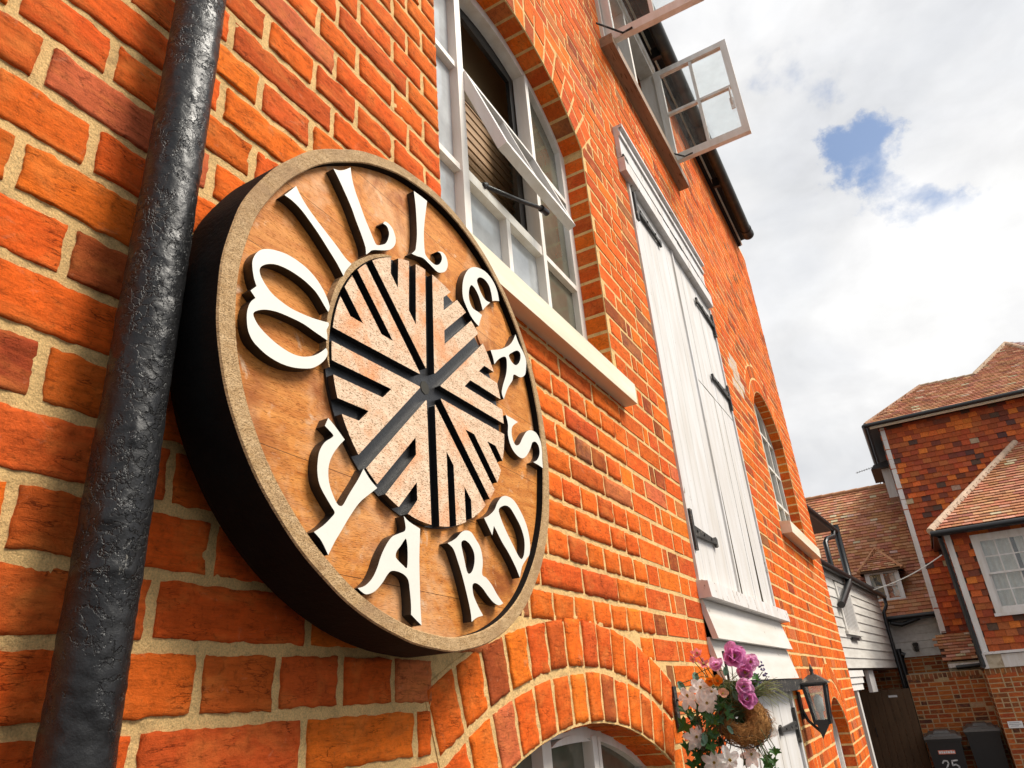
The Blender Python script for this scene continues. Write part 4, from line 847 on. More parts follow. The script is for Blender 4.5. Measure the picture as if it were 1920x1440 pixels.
for i in range(1500):   # loose fibres wrapped round the ring
    t = random.uniform(0, 6.283); s = random.uniform(0, 6.283); d = RU*math.cos(t)+RW*math.sin(t); tg = RA.cross(d); tr = .024+.008*d.x
    n3 = d*math.cos(s)+RA*math.sin(s); p = RC+d*.045+n3*tr; dr = (tg*random.choice((-1, 1))+(n3.cross(tg))*jit(1.1)+n3*random.uniform(0, .35)).normalized(); L = random.uniform(.012, .042)
    m.tube([p, p+dr*L*.5+n3*.0015, p+dr*L+n3*jit(.004)], [.0008, .0007, .0003], 3, cap=False)
m.build('coir_ring', M['coir'], HB, fix=False)
m = MB()
for r_, o_ in ((.082, .0), (.060, .018)): m.tube([RC+(RU*math.cos(t)+RW*math.sin(t))*r_+RA*o_ for t in [2*math.pi*i/28 for i in range(29)]], .0018, 5)
m.tube([RC+Vector((-.02, .02, .05)), HC+Vector((-.005, .01, .10)), HC+Vector((-.01, .02, .16))], .004, 6)
m.build('wire_frame', M['iron'], HB)
m = MB(); m.tube([(.0, HC.y+.06, -.02), (.09, HC.y+.05, -.012), (.17, HC.y+.03, -.05)], .005, 6); m.box((.0045, HC.y+.045, -.10), (.011, HC.y+.075, .02))
m.build('hook', M['iron'], HB)
def petal(m, c, ax, side, up, L, Wd, cup, curl, mi=0, twist=0):
    """a curved petal leaving c along `side`, cupping towards ax"""
    nl, nw = 6, 4; P = []
    for i in range(nl+1):
        t = i/nl; w = Wd*(math.sin(math.pi*min(1, t*.82+.10))**.8)*(1 if t < .999 else .55)
        for j in range(nw+1):
            s = j/nw*2-1; k_ = .012*math.sin(s*5+i*1.3)*L/.03
            ang = cup+curl*t
            p = c+side*(L*t*math.cos(ang))+ax*(L*t*math.sin(ang)+abs(s)*w*.30+k_*t*.35)+up*(s*w)
            P.append(p)
    m.add(P, [(i*(nw+1)+j, i*(nw+1)+j+1, (i+1)*(nw+1)+j+1, (i+1)*(nw+1)+j) for i in range(nl) for j in range(nw)], mi, smooth=True)
def bloom(kind, c, r):
    c = Vector(c); ax = Vector((.35+jit(.35), -.85+jit(.3), .25+jit(.35))).normalized()
    a = ax.orthogonal().normalized(); b = ax.cross(a)
    mats = {'purple': 'purple', 'purple2': 'purple2', 'white': 'wpetal', 'rose': 'wpetal', 'pink': 'pink', 'orange': 'orange', 'peach': 'peach', 'lav': 'lav', 'lavs': 'lav'}
    m = MB(); n = {'purple': 6, 'purple2': 5, 'white': 6, 'rose': 7, 'pink': 5, 'orange': 5, 'peach': 5}.get(kind, 0)
    if n:
        o_ = random.uniform(0, 6)
        for lay in range(2 if kind in ('rose', 'purple', 'orange', 'purple2') else 1):
            for i in range(n):
                t = o_+2*math.pi*i/n+lay*.5+jit(.15); sd = a*math.cos(t)+b*math.sin(t); up = ax.cross(sd)
                wid = {'white': .30, 'pink': .26}.get(kind, .44)
                petal(m, c+ax*(.002*lay), ax, sd, up, r*random.uniform(.85, 1.1)*(1-.28*lay), r*wid, .35+lay*.45+jit(.1), (.3 if kind != 'white' else -.55)+jit(.2))
        for i in range(6):
            t = i*1.05; m.tube([c, c+ax*r*.45+(a*math.cos(t)+b*math.sin(t))*r*.09], [.0008, .0016], 4, mi=1)
    else:
        for i in range(16 if kind == 'lav' else 10):
            p = c+Vector((jit(.4), jit(.4), random.uniform(-1, 1)))*r*1.1; q = p+Vector((jit(1), jit(1), random.uniform(.2, 1))).normalized()*r*.45
            m.tube([p, (p+q)/2, q], [.001, r*.16, .0006], 5)
    m.build('flower', [M[mats[kind]], M['yellow']], HB, fix=False)
    s = MB(); e = HC+Vector((jit(.03), jit(.03), .01)); mid = (c+e)/2+Vector((0, 0, -.02)); s.tube([e, mid, c-ax*.003], [.0018, .0015, .0012], 5); s.build('stem', M['stem'], HB)
for f in FLOWERS: bloom(*f)
LOBES = [(0, -.05), (.30, -.30), (.62, -.34), (.50, .02), (.92, .22), (.50, .42), (.28, .52), (0, 1.15), (-.28, .52), (-.50, .42), (-.92, .22), (-.50, .02), (-.62, -.34), (-.30, -.30)]
extra = [('ivy' if i % 3 else 'ivy2', (HC.x-.105+jit(.035), HC.y-.035+jit(.03), HC.z+random.uniform(-.17, .0)), random.uniform(.016, .026)) for i in range(34)]
extra += [(random.choice(('ivy', 'ivy2', 'teal')), (HC.x-.06+jit(.055), HC.y-.075+jit(.015), HC.z-.02+jit(.06)), random.uniform(.013, .02)) for i in range(12)]+[('ivy', (HC.x+.075+jit(.02), HC.y-.03+jit(.02), HC.z-.10-random.random()*.07), .015) for i in range(8)]
extra += [('ivy2', (HC.x+jit(.05), HC.y+.012+jit(.01), HC.z+jit(.05)), .028) for i in range(12)]+[('teal' if i % 2 else 'ivy', (HC.x+.02+jit(.06), HC.y-.02+jit(.03), HC.z+.05+jit(.03)), .018) for i in range(14)]
for (kind, c, r) in LEAVES+extra:
    r *= 1.15; c = Vector(c); ax = Vector((.35+jit(.5), -.8+jit(.3), .3+jit(.4))).normalized(); up = Vector((jit(.7), jit(.2), -.8+jit(.5))); up = (up-ax*up.dot(ax)).normalized(); sd = up.cross(ax)
    m = MB()
    if kind == 'teal': sh = [(.42*math.sin(t), .35-.75*math.cos(t)) for t in [math.pi*2*i/14 for i in range(14)]]
    else: sh = LOBES
    ctr = len(sh); P = [c+sd*(x*r*.95)+up*((y-.3)*r*.95)+ax*(abs(x)*r*.28+jit(.06)*r) for x, y in sh]+[c+ax*(-.06*r)]
    m.add(P, [(i, (i+1) % ctr, ctr) for i in range(ctr)]); 
    m.add([p-ax*.0007 for p in P], [((i+1) % ctr, i, ctr) for i in range(ctr)])
    s0 = c+up*(-.33*r); e = Vector((HC.x+jit(.05), HC.y, max(HC.z, s0.z)+.0)); m.tube([s0, (s0+e)/2+Vector((0, -.01, .015)), e], .0011, 4, mi=1)
    m.build('leaf', [M[kind], M['stem']], HB, fix=False)
m = MB()   # wiry grass blades reaching right and threads of trailing ivy stem
for i in range(34):
    p = HC+Vector((.045+jit(.02), .0, .035)); d = Vector((1, -.2, jit(.35)+.12)).normalized(); L = random.uniform(.05, .125); m.tube([p, p+d*L*.6+Vector((0, 0, .008)), p+d*L+Vector((0, 0, jit(.02)-.01))], [.0011, .0009, .0004], 4)
for i in range(20):
    p = HC+Vector((jit(.05), -.02, .02)); m.tube([p, p+Vector((jit(.04), -.03, .05)), p+Vector((jit(.07), -.05, random.uniform(.04, .09)))], [.001, .0009, .0004], 4)
m.build('grass_blade', M['grassy'], HB)
m = MB()
for i in range(9):
    p = HC+Vector((random.uniform(-.12, .08), jit(.03)-.03, .0)); pts = [p]
    for k_ in range(5): p = p+Vector((jit(.014), jit(.01), -.045)); pts.append(p)
    m.tube(pts, .0012, 4)
m.build('trailing_stem', M['gate'], HB)

# ------------------------------------------------------------------ wall lantern
LX, LY, LZ = .105, 4.56, -.012
LN = empty('wall_lantern', (LX, LY, LZ), 'black four-sided coach lantern on the wall right of the white doors', 'lantern')
m = MB(); a, b, h = .056, .037, .188
def fr4(r, z): return [(LX-r, LY-r, z), (LX+r, LY-r, z), (LX+r, LY+r, z), (LX-r, LY+r, z)]
T4 = fr4(a, LZ); B4 = fr4(b, LZ-h)
for i in range(4):
    m.bar(T4[i], B4[i], .014, .014, (1, .3, 0)); m.bar(T4[i], T4[(i+1) % 4], .014, .014); m.bar(B4[i], B4[(i+1) % 4], .016, .022)
m.hexa(fr4(b, LZ-h-.012), fr4(b, LZ-h)); m.add(fr4(.030, LZ-h-.012)+[(LX-.02, LY, LZ-h-.085)], [(0, 1, 4), (1, 2, 4), (2, 3, 4), (3, 0, 4), (3, 2, 1, 0)])
m.build('frame', M['black'], LN)
m = MB(); m.hexa(fr4(.076, LZ+.004), fr4(.074, LZ+.012)); m.hexa(fr4(.072, LZ+.012), fr4(.020, LZ+.052)); m.tube([(LX, LY, LZ+.05), (LX, LY, LZ+.065), (LX, LY, LZ+.075), (LX, LY, LZ+.11)], [.014, .008, .012, .002], 10); m.build('lantern_roof', M['iron'], LN)
for i in range(4):
    g0, g1 = Vector(T4[i]), Vector(T4[(i+1) % 4]); h0, h1 = Vector(B4[i]), Vector(B4[(i+1) % 4]); nrm = (g1-g0).cross(h0-g0).normalized()*.001
    m = MB(); m.hexa([h0-nrm, h1-nrm, g1-nrm, g0-nrm], [h0+nrm, h1+nrm, g1+nrm, g0+nrm]); m.build('pane', M['glass_d'], LN)
m = MB(); m.tube([(LX, LY, LZ-h), (LX, LY, LZ-h+.05), (LX, LY, LZ-h+.055), (LX, LY, LZ-.07), (LX, LY, LZ-.05)], [.012, .012, .022, .026, .008], 12); m.build('bulb', M['paper'], LN)
m = MB(); m.tube([(.004, LY, LZ-.10), (.03, LY, LZ-.18), (LX-.02, LY, LZ-h-.05)], .008, 8); m.box((.0045, LY-.03, LZ-.17), (.014, LY+.03, LZ-.03)); m.build('bracket', M['black'], LN)

# ------------------------------------------------------------------ neighbours: helpers
TP = [((.42, .085, .025), 8), ((.32, .065, .025), 6), ((.62, .15, .03), 3.5), ((.19, .05, .03), 3), ((.10, .05, .04), 1.3), ((.42, .30, .20), .6), ((.40, .10, .035), 5)]
TR = [((.44, .175, .085), 10), ((.48, .21, .115), 8), ((.40, .15, .07), 8), ((.54, .28, .17), 3), ((.32, .125, .07), 2), ((.52, .38, .27), 1)]
TPW = sum(w for _, w in TP); TRW = sum(w for _, w in TR)
def tiles(mb, O, U, Vd, inside, u0, u1, v0, v1, w=.165, g=.10, pal='w', th=.014, lift=.026):
    O = Vector(O); U = Vector(U).normalized(); Vd = Vector(Vd).normalized(); Nn = U.cross(Vd).normalized()
    r = 0; v = v0
    while v < v1:
        u = u0-(w/2 if r % 2 else 0)+jit(.01)
        while u < u1:
            ww = w*random.uniform(.94, 1.04); uc = u+ww/2; vc = v+g/2
            if inside(uc, vc):
                a0, a1 = u+.002, u+ww-.002; b0 = v+jit(.005); b1 = v+g*1.12; l0 = lift+jit(.003); tw = jit(.002)
                q = [O+U*a0+Vd*b0+Nn*(l0-th+tw), O+U*a1+Vd*b0+Nn*(l0-th-tw), O+U*a1+Vd*b1+Nn*.001, O+U*a0+Vd*b1+Nn*.001]
                q2 = [O+U*a0+Vd*b0+Nn*(l0+tw), O+U*a1+Vd*b0+Nn*(l0-tw), O+U*a1+Vd*b1+Nn*.005, O+U*a0+Vd*b1+Nn*.005]
                mb.hexa(q, q2, col=brick_col(*((TP, TPW) if pal == 'w' else (TR, TRW))))
            u += ww
        v += g; r += 1
def backing(mb, pts, col=(.10, .05, .035), off=0): mb.add(pts, [tuple(range(len(pts)))], col=col)
def in_poly(P):
    def f(x, y):
        c = False
        for i in range(len(P)):
            a, b = P[i], P[i-1]
            if (a[1] > y) != (b[1] > y) and x < (b[0]-a[0])*(y-a[1])/(b[1]-a[1])+a[0]: c = not c
        return c
    return f
def slope(name, parent, poly3, udir, w=.165, g=.10):
    """a tiled roof plane through poly3 (first point is the origin), rows along udir"""
    P = [Vector(p) for p in poly3]; U = Vector(udir).normalized(); n = (P[1]-P[0]).cross(P[2]-P[0]).normalized()
    if n.z < 0: n = -n
    Vd = n.cross(U).normalized()
    if Vd.z < 0: U = -U; Vd = n.cross(U).normalized()
    Q = [((p-P[0]).dot(U), (p-P[0]).dot(Vd)) for p in P]
    mb = MB(); backing(mb, [p-n*.01 for p in P]); us = [q[0] for q in Q]; vs_ = [q[1] for q in Q]
    tiles(mb, P[0], U, Vd, in_poly(Q), min(us), max(us), min(vs_), max(vs_), w, g, 'r')
    return mb.build(name, M['tile_roof'], parent, fix=False)
def hip(name, parent, a, b, n, r=.085, col=(.52, .40, .30)):
    a, b = Vector(a), Vector(b); mb = MB()
    for i in range(n):
        p = a+(b-a)*(i/n); q = a+(b-a)*((i+1.12)/n); k_ = random.uniform(.85, 1.1)
        mb.tube([p+Vector((0, 0, -.01)), q+Vector((0, 0, .015))], [r*random.uniform(.95, 1.05), r*.82], 10, col=tuple(c*k_ for c in col))
    return mb.build(name, M['tile_roof'], parent)
FP = [((.40, .105, .03), 8), ((.30, .07, .025), 6), ((.20, .06, .03), 3), ((.48, .16, .05), 3), ((.10, .05, .035), 1.5), ((.5, .33, .22), .5)]
FPW = sum(w for _, w in FP)
def brick_panel(mb, O, U, n, L, z0, z1, skip=None, soldier=False):
    """plain running bricks on a vertical face starting at O (z ignored), going L along U"""
    O = Vector(O); U = Vector(U); n = Vector(n); r = 0; z = z0
    top = z1-(.11 if soldier else 0)
    while z < top-.03:
        u = -.112*(r % 2)
        while u < L:
            bl = random.choice((.215, .215, .103))
            a, b = max(0, u)+.004, min(L, u+bl)-.004
            if b-a > .03 and not (skip and skip((a+b)/2, z+.03)):
                q = [O+U*a+Vector((0, 0, z)), O+U*b+Vector((0, 0, z)), O+U*b+Vector((0, 0, z+.064)), O+U*a+Vector((0, 0, z+.064))]
                q = [Vector((p.x, p.y, p.z)) for p in q]
                if (q[1]-q[0]).cross(q[3]-q[0]).dot(n) < 0: q = [q[1], q[0], q[3], q[2]]
                brick(mb, q, n, .4, proud=.004, sink=.004, col=brick_col(FP, FPW))
            u += bl+.008
        z += .075; r += 1
    if soldier:
        u = 0
        while u < L-.05:
            q = [O+U*(u+.003)+Vector((0, 0, z1-.105)), O+U*(u+.068)+Vector((0, 0, z1-.105)), O+U*(u+.068)+Vector((0, 0, z1-.002)), O+U*(u+.003)+Vector((0, 0, z1-.002))]
            if (q[1]-q[0]).cross(q[3]-q[0]).dot(n) < 0: q = [q[1], q[0], q[3], q[2]]
            brick(mb, q, n, .4, proud=.004, sink=.004, col=brick_col([((.20, .085, .04), 2), ((.28, .10, .05), 2), ((.12, .06, .04), 1)], 5)); u += .074
def gutter_run(name, parent, pts, r=.05, mat='black'): m = MB(); m.tube(pts, r, 12); return m.build(name, M[mat], parent)

# ------------------------------------------------------------------ tall tile-hung house
TH = empty('tile_hung_house', (3, 18, GZ), 'tall house hung with red tiles under a hipped tiled roof', 'house')
mb = MB(); backing(mb, [(.93, 17, GZ), (8, 17, GZ), (8, 17, 5.12), (.93, 17, 5.12)])
backing(mb, [(.93, 17, GZ), (.93, 17, 5.12), (.93, 24, 5.12), (.93, 24, GZ)])
tiles(mb, (.95, 17, .6), (1, 0, 0), (0, 0, 1), lambda u, v: True, 0.05, 5.0, 0, 4.42, .165, .112)
mb.build('wall', M['tile_wall'], TH, fix=False)
m = MB(); m.hexa([(.905, 16.975, .70), (1.005, 16.975, .70), (1.005, 17.02, .70), (.905, 17.02, .70)], [(.945, 16.975, 5.05), (1.035, 16.975, 5.05), (1.035, 17.02, 5.05), (.945, 17.02, 5.05)]); m.build('corner_board', M['white'], TH)
E1 = (.70, 16.75, 5.12); A_ = (2.07, 18.35, 6.24); B_ = (3.17, 18.25, 6.17); C_ = (4.27, 19.94, 7.355); D_ = (5.1, 16.75, 5.12)
slope('roof', TH, [E1, D_, C_, B_, A_], (1, 0, 0)); slope('roof', TH, [E1, A_, (2.07, 23, 6.24), (.70, 23, 5.12)], (0, 1, 0)); slope('roof', TH, [B_, C_, (4.27, 24, 7.355), (2.2, 24, 5.6)], (0, 1, 0)); slope('roof', TH, [D_, (9, 19, 5.12), C_], (.9, .4, 0))
slope('roof', TH, [(5.1, 16.75, 5.12), (9, 16.75, 5.12), (9, 19.5, 6.9), C_], (1, 0, 0)) if False else None
hip('hip_tile', TH, E1, A_, 26, .05, (.36, .20, .12)); hip('ridge_tile', TH, A_, B_, 6, .05, (.40, .28, .18)); hip('hip_tile', TH, B_, C_, 18, .06, (.42, .30, .2)); hip('hip_tile', TH, C_, D_, 24, .07, (.45, .3, .2))
gutter_run('gutter', TH, [(.66, 16.68, 5.07), (3.1, 16.68, 5.07), (6, 16.68, 5.07)], .045); gutter_run('gutter', TH, [(.66, 16.68, 5.06), (.66, 21.0, 5.06)], .05)
m = MB(); m.box((.76, 16.76, 5.00), (6, 16.79, 5.055)); m.build('fascia', M['cream'], TH); m = MB(); m.box((.76, 16.79, 5.03), (.93, 23, 5.06)); m.box((.93, 16.79, 5.03), (6, 17, 5.06)); m.build('soffit', M['black'], TH)
m = MB(); m.box((.74, 19.0, 3.9), (.93, 19.6, 4.62)); m.build('side_gable', M['white'], TH)
m = MB(); m.hexa([(.52, 18.85, 4.62), (.93, 18.85, 4.62), (.93, 20.4, 4.62), (.52, 20.4, 4.62)], [(.60, 18.85, 4.72), (.93, 18.85, 4.78), (.93, 20.4, 4.78), (.60, 20.4, 4.72)]); m.build('side_gable_roof', M['black'], TH)

# ------------------------------------------------------------------ low tiled bay house at the right
BH = empty('bay_house', (3, 15.5, GZ), 'lower house with mossy hipped tile roof and white sash window above brick', 'house')
mb = MB(); WX0, WX1, WZ0, WZ1 = 1.79, 3.12, .84, 2.17
backing(mb, [(1.42, 15, .2), (WX0, 15, .2), (WX0, 15, 2.35), (1.42, 15, 2.35)]); backing(mb, [(WX0, 15, .2), (6, 15, .2), (6, 15, WZ0), (WX0, 15, WZ0)]); backing(mb, [(WX0, 15, WZ1), (6, 15, WZ1), (6, 15, 2.35), (WX0, 15, 2.35)]); backing(mb, [(WX1, 15, WZ0), (6, 15, WZ0), (6, 15, WZ1), (WX1, 15, WZ1)])
backing(mb, [(1.42, 15, .2), (1.42, 15, 2.35), (1.42, 17, 2.35), (1.42, 17, .2)])
backing(mb, [(1.42, 15, .2), (6, 15, .2), (6, 17, .2), (1.42, 17, .2)])
tiles(mb, (1.42, 15, .25), (1, 0, 0), (0, 0, 1), lambda u, v: not (WX0-1.42 < u < WX1-1.42 and WZ0-.29 < v < WZ1-.25), 0.1, 4.2, 0, 2.0, .165, .112)
mb.build('wall', M['tile_wall'], BH, fix=False)
mb = MB(); tiles(mb, (1.42, 17, .25), (0, -1, 0), (0, 0, 1), lambda u, v: True, 0, 1.86, 0, 2.0, .165, .112, 'w'); mb.build('side_tiles', M['tile_wall'], BH, fix=False)
m = MB(); m.box((1.405, 14.965, .22), (1.50, 15.02, 2.28)); m.build('corner_board', M['white'], BH)
fm = MB(); fm.box((WX0, 14.95, WZ0), (WX0+.09, 15.05, WZ1)); fm.box((WX1-.09, 14.95, WZ0), (WX1, 15.05, WZ1)); fm.box((WX0+.09, 14.952, WZ1-.09), (WX1-.09, 15.05, WZ1)); fm.box((WX0+.09, 14.93, WZ0), (WX1-.09, 15.05, WZ0+.07)); fm.box((WX0-.03, 14.90, WZ0-.05), (WX1+.03, 15.04, WZ0-.001)); wf = fm.build('window', M['white'], BH)
zm_ = (WZ0+.07+WZ1-.09)/2
for (za, zb, yy) in ((zm_-.02, WZ1-.09, 14.985), (WZ0+.07, zm_+.02, 15.015)):
    m = MB(); gl = []; panel(m, gl, (WX0+.09, yy, za), (1, 0, 0), (0, 0, 1), WX1-WX0-.18, zb-za, .035, .03, 5, 2, .02); m.build('sash', M['white'], wf)
    for fr, a, b in gl: m2 = MB(); m2.box(a, b, fr=fr); m2.build('pane', M['glass'], wf)
m = MB(); n_ = 60; vs = []
for i in range(n_+1):
    x = WX0+.08+(WX1-WX0-.16)*i/n_
    if .50 < i/n_ < .57: x = x
    y = 15.10+.018*math.sin(i*1.25)+.012*math.sin(i*.53); vs += [(x, y, WZ0), (x, y, WZ1)]
m.add(vs, [(2*i, 2*i+2, 2*i+3, 2*i+1) for i in range(n_) if not 25 < i < 29], smooth=True); m.build('curtain', M['curtain'], wf)
m = MB(); m.box((WX0-.2, 15.6, WZ0-.2), (WX1+.2, 15.7, WZ1+.1)); m.build('room_wall', M['dark_in'], wf)
F1 = (1.22, 14.72, 2.31); F2 = (3.25, 17.0, 4.13); slope('roof', BH, [F1, (7, 14.72, 2.31), (7, 17, 4.13), F2], (1, 0, 0)); slope('roof', BH, [F1, F2, (1.22, 17, 2.31)], (0, 1, 0)); hip('hip_tile', BH, F1, F2, 26, .075, (.58, .42, .30))
gutter_run('gutter', BH, [(1.20, 14.66, 2.25), (6, 14.66, 2.25)], .05); m = MB(); m.box((1.24, 14.72, 2.20), (6, 14.75, 2.29)); m.box((1.24, 14.75, 2.245), (6, 15, 2.285)); m.box((1.24, 15, 2.245), (1.42, 17, 2.285)); m.build('eaves', M['black'], BH)
m = MB(); m.tube([(1.33, 14.80, 2.20), (1.345, 14.98, 1.95), (1.36, 14.95, .05)], .04, 10); m.tube([(1.36, 14.95, .05), (1.36, 15.5, .0)], .04, 10); m.build('downpipe', M['black'], BH)
m = MB(); m.box((1.40, 14.93, .215), (6, 15.02, .255)); m.build('fascia', M['white_old'], BH)
m = MB(); m.box((1.44, 14.985, 0.0), (1.66, 15.03, .213)); m.build('render_panel', M['render'], BH); m = MB(); m.box((1.66, 14.97, .0), (6, 15.03, .205)); m.build('sign_board', M['white'], BH)
m = MB(); m.hexa([(1.37, 14.96, .0), (1.44, 14.96, .0), (1.44, 15.05, .0), (1.37, 15.05, .0)], [(1.33, 14.93, .235), (1.43, 14.93, .235), (1.43, 15.05, .235), (1.33, 15.05, .235)]); m.build('bracket', M['white_old'], BH)
mb = MB(); mb.box((1.36, 15.0, GZ), (6, 15.9, -.002), 1); brick_panel(mb, (1.36, 15.0, 0), (1, 0, 0), (0, -1, 0), 3.2, GZ, -.005, soldier=True); brick_panel(mb, (1.36, 15.0, 0), (0, 1, 0), (-1, 0, 0), .95, GZ, -.005); mb.build('brick_base', [M['brick_far'], M['mortar_far']], BH, fix=False)
wp = MB(); wp.box((1.435, 14.975, -.905), (1.64, 14.990, -.805)); o_ = wp.build('wall_plaque', M['paper'], loc=(1.53, 14.98, -.85)); tag(o_, 'small white notice plaque fixed to the brick wall behind the bins', 'plaque')
m = MB()
for r_, (a, b) in enumerate(((1.46, 1.60), (1.45, 1.62), (1.47, 1.58))): m.box((a, 14.973, -.83-r_*.024), (b, 14.9745, -.822-r_*.024))
m.build('text_line', M['grey_text'], o_)

# ------------------------------------------------------------------ garden wall, gate, lean-to
mb = MB(); mb.box((.13, 16.0, GZ), (1.36, 16.215, -.002), 1); brick_panel(mb, (.13, 16.0, 0), (1, 0, 0), (0, -1, 0), 1.23, GZ, -.005, soldier=True)
gw = mb.build('garden_wall', [M['brick_far'], M['mortar_far']], fix=False, loc=(.7, 16.1, GZ)); tag(gw, 'short brick garden wall with upright coping bricks behind the wheelie bins', 'wall')
GT = empty('gate', (-.3, 16, GZ), 'dark brown boarded wooden gate beside the brick garden wall', 'gate')
m = MB(); x = -.74
while x < .10: m.box((x, 15.975, GZ+.04), (min(x+.118, .118), 16.0, -.225)); x += .123
m.build('boards', M['gate'], GT); m = MB(); m.box((-.74, 16.0, -.5), (.118, 16.03, -.4)); m.box((-.74, 16.0, -1.7), (.118, 16.03, -1.6)); m.build('ledge', M['gate'], GT)
m = MB(); m.box((-.262, 15.965, -.36), (-.112, 15.9745, -.325)); m.build('name_plate', M['paper'], GT)
m = MB(); m.tube([(-.62, 15.97, -.85), (-.62, 15.93, -.87), (-.62, 15.93, -.98), (-.62, 15.97, -1.0)], .008, 6); m.build('handle', M['iron'], GT)
LT = empty('lean_to', (1.1, 16.6, GZ), 'tiny lean-to with clay tile roof between the tall house and bay', 'lean-to')
slope('roof', LT, [(.80, 16.35, .18), (1.40, 16.35, .18), (1.40, 16.97, .68), (.80, 16.97, .68)], (1, 0, 0), .165, .085)
m = MB(); m.box((.86, 16.40, GZ), (1.38, 16.95, .16)); m.build('wall', M['render'], LT); m = MB(); m.box((.86, 16.30, .06), (1.42, 16.39, .13)); m.build('fascia', M['white_old'], LT)
gutter_run('gutter', LT, [(.98, 16.28, .06), (1.42, 16.28, .075)], .035)

# ------------------------------------------------------------------ weatherboarded cottage along the yard
CT = empty('weatherboard_cottage', (-1.0, 14.5, GZ), 'long white weatherboarded cottage with jettied upper storey and slatted window', 'cottage')
cf = lambda p: (-.04+.0784*p[0]+.9969*p[1], 17.0+.9969*p[0]-.0784*p[1], p[2])   # s along, n out, z
mb = MB(); z = .15; zt_ = 1.60; rnd = random.Random(3)
def wbd(m, fr, s0, s1, z0, g_=.145, lip=.022, dz=.004):
    j = rnd.uniform(-dz, dz)
    q = [fr((s0, .002, z0)), fr((s1, .002, z0)), fr((s1, lip, z0+j)), fr((s0, lip, z0-j))]; q2 = [fr((s0, .0, z0+g_*1.1)), fr((s1, .0, z0+g_*1.1)), fr((s1, .006, z0+g_*1.1)), fr((s0, .006, z0+g_*1.1))]
    m.hexa(q, q2)
while z < zt_-.02:
    if .70 < z+.07 < 1.40: wbd(mb, cf, -7.5, -4.56, z); wbd(mb, cf, -3.40, 0, z)
    else: wbd(mb, cf, -7.5, 0, z)
    z += .145
mb.build('weatherboards', M['weather'], CT)
mb = MB(); mb.box((-7.5, -3, .12), (0, -.001, 1.62), fr=cf); mb.build('upper_storey', M['black'], CT)
m = MB(); m.box((-4.56, -.02, .68), (-4.46, .035, 1.42), fr=cf); m.box((-3.48, -.02, .68), (-3.40, .035, 1.42), fr=cf); m.box((-4.62, -.02, .63), (-3.34, .06, .68), fr=cf); m.box((-4.46, -.02, 1.36), (-3.48, .034, 1.42), fr=cf); sw = m.build('window', M['weather'], CT)
m = MB()
for i in range(9): s = -4.44+i*.112; m.box((s, .006, .681), (s+.055, .030, 1.36), fr=cf)
m.build('slats', M['white'], sw); m = MB(); m.box((-4.30, .03, .555), (-3.75, .05, .60), fr=cf); m.build('vent', M['black'], CT)
m = MB(); m.tube([cf((-7, .10, 1.60)), cf((.35, .10, 1.54))], .05, 12); m.build('gutter', M['black'], CT); m = MB(); m.box((-7.5, .0, 1.56), (.1, .045, 1.68), fr=cf); m.build('fascia', M['black'], CT)
m = MB(); m.hexa([cf((-7.5, .18, 1.66)), cf((.1, .18, 1.66)), cf((.1, -1.5, 2.2)), cf((-7.5, -1.5, 2.2))], [cf((-7.5, .18, 1.70)), cf((.1, .18, 1.70)), cf((.1, -1.5, 2.25)), cf((-7.5, -1.5, 2.25))], col=(.25, .1, .05)) if False else m.box((-7.5, -3, 1.621), (.05, .0, 1.66), fr=cf, col=(.12, .06, .04)); m.build('roof_edge', M['tile_roof'], CT)
m = MB(); m.hexa([cf((-7.5, .05, 2.42)), cf((-3.75, .05, 2.34)), cf((-3.75, -.25, 2.34)), cf((-7.5, -.25, 2.42))], [cf((-7.5, .05, 2.60)), cf((-3.95, .05, 2.46)), cf((-3.95, -.25, 2.46)), cf((-7.5, -.25, 2.60))]); m.tube([cf((-7.5, .09, 2.44)), cf((-3.55, .09, 2.36))], .05, 10); m.build('upper_gutter', M['black'], CT)
m = MB(); m.tube([cf((-3.45, .09, 2.48)), cf((-3.45, .09, 1.62)), cf((-3.7, .10, 1.45)), cf((-4.75, .08, 1.05))], .055, 12); m.tube([cf((-3.75, .09, 2.36)), cf((-3.9, .09, 2.22)), cf((-4.5, .08, 2.10)), cf((-4.75, .08, 2.0)), cf((-4.75, .08, 1.6))], .04, 12); m.build('downpipe', M['black'], CT)
m = MB(); m.tube([cf((.32, .10, 1.50)), cf((.30, .10, 1.36)), cf((.0, .05, 1.20)), cf((-.05, .05, 1.05)), cf((.05, .06, GZ))], .035, 10); m.tube([(.06, 17.35, .50), (.10, 17.35, GZ)], .065, 10); m.tube([(.10, 17.33, .40), (.16, 17.33, .36)], .05, 8); m.tube([cf((.3, .08, 1.0)), (.25, 17.35, .95), (.62, 17.4, 1.05)], .04, 8); m.build('downpipe', M['black'], CT)
mb = MB(); mb.box((-7.5, -3, GZ), (0, -.76, .12), 1, fr=cf); O_ = Vector(cf((-7.5, -.758, 0))); brick_panel(mb, O_, Vector((.0784, .9969, 0)), Vector((.9969, -.0784, 0)), 7.5, GZ, .1); mb.build('lower_wall', [M['brick_far'], M['mortar_far']], CT, fix=False)
m = MB(); m.box((-4.80, -.10, GZ), (-4.68, .0, .12), fr=cf); m.build('jetty_post', M['white'], CT); m = MB(); m.box((-3.05, -.12, -.22), (-2.55, -.06, .12), fr=cf); m.build('white_panel', M['white'], CT); m = MB()
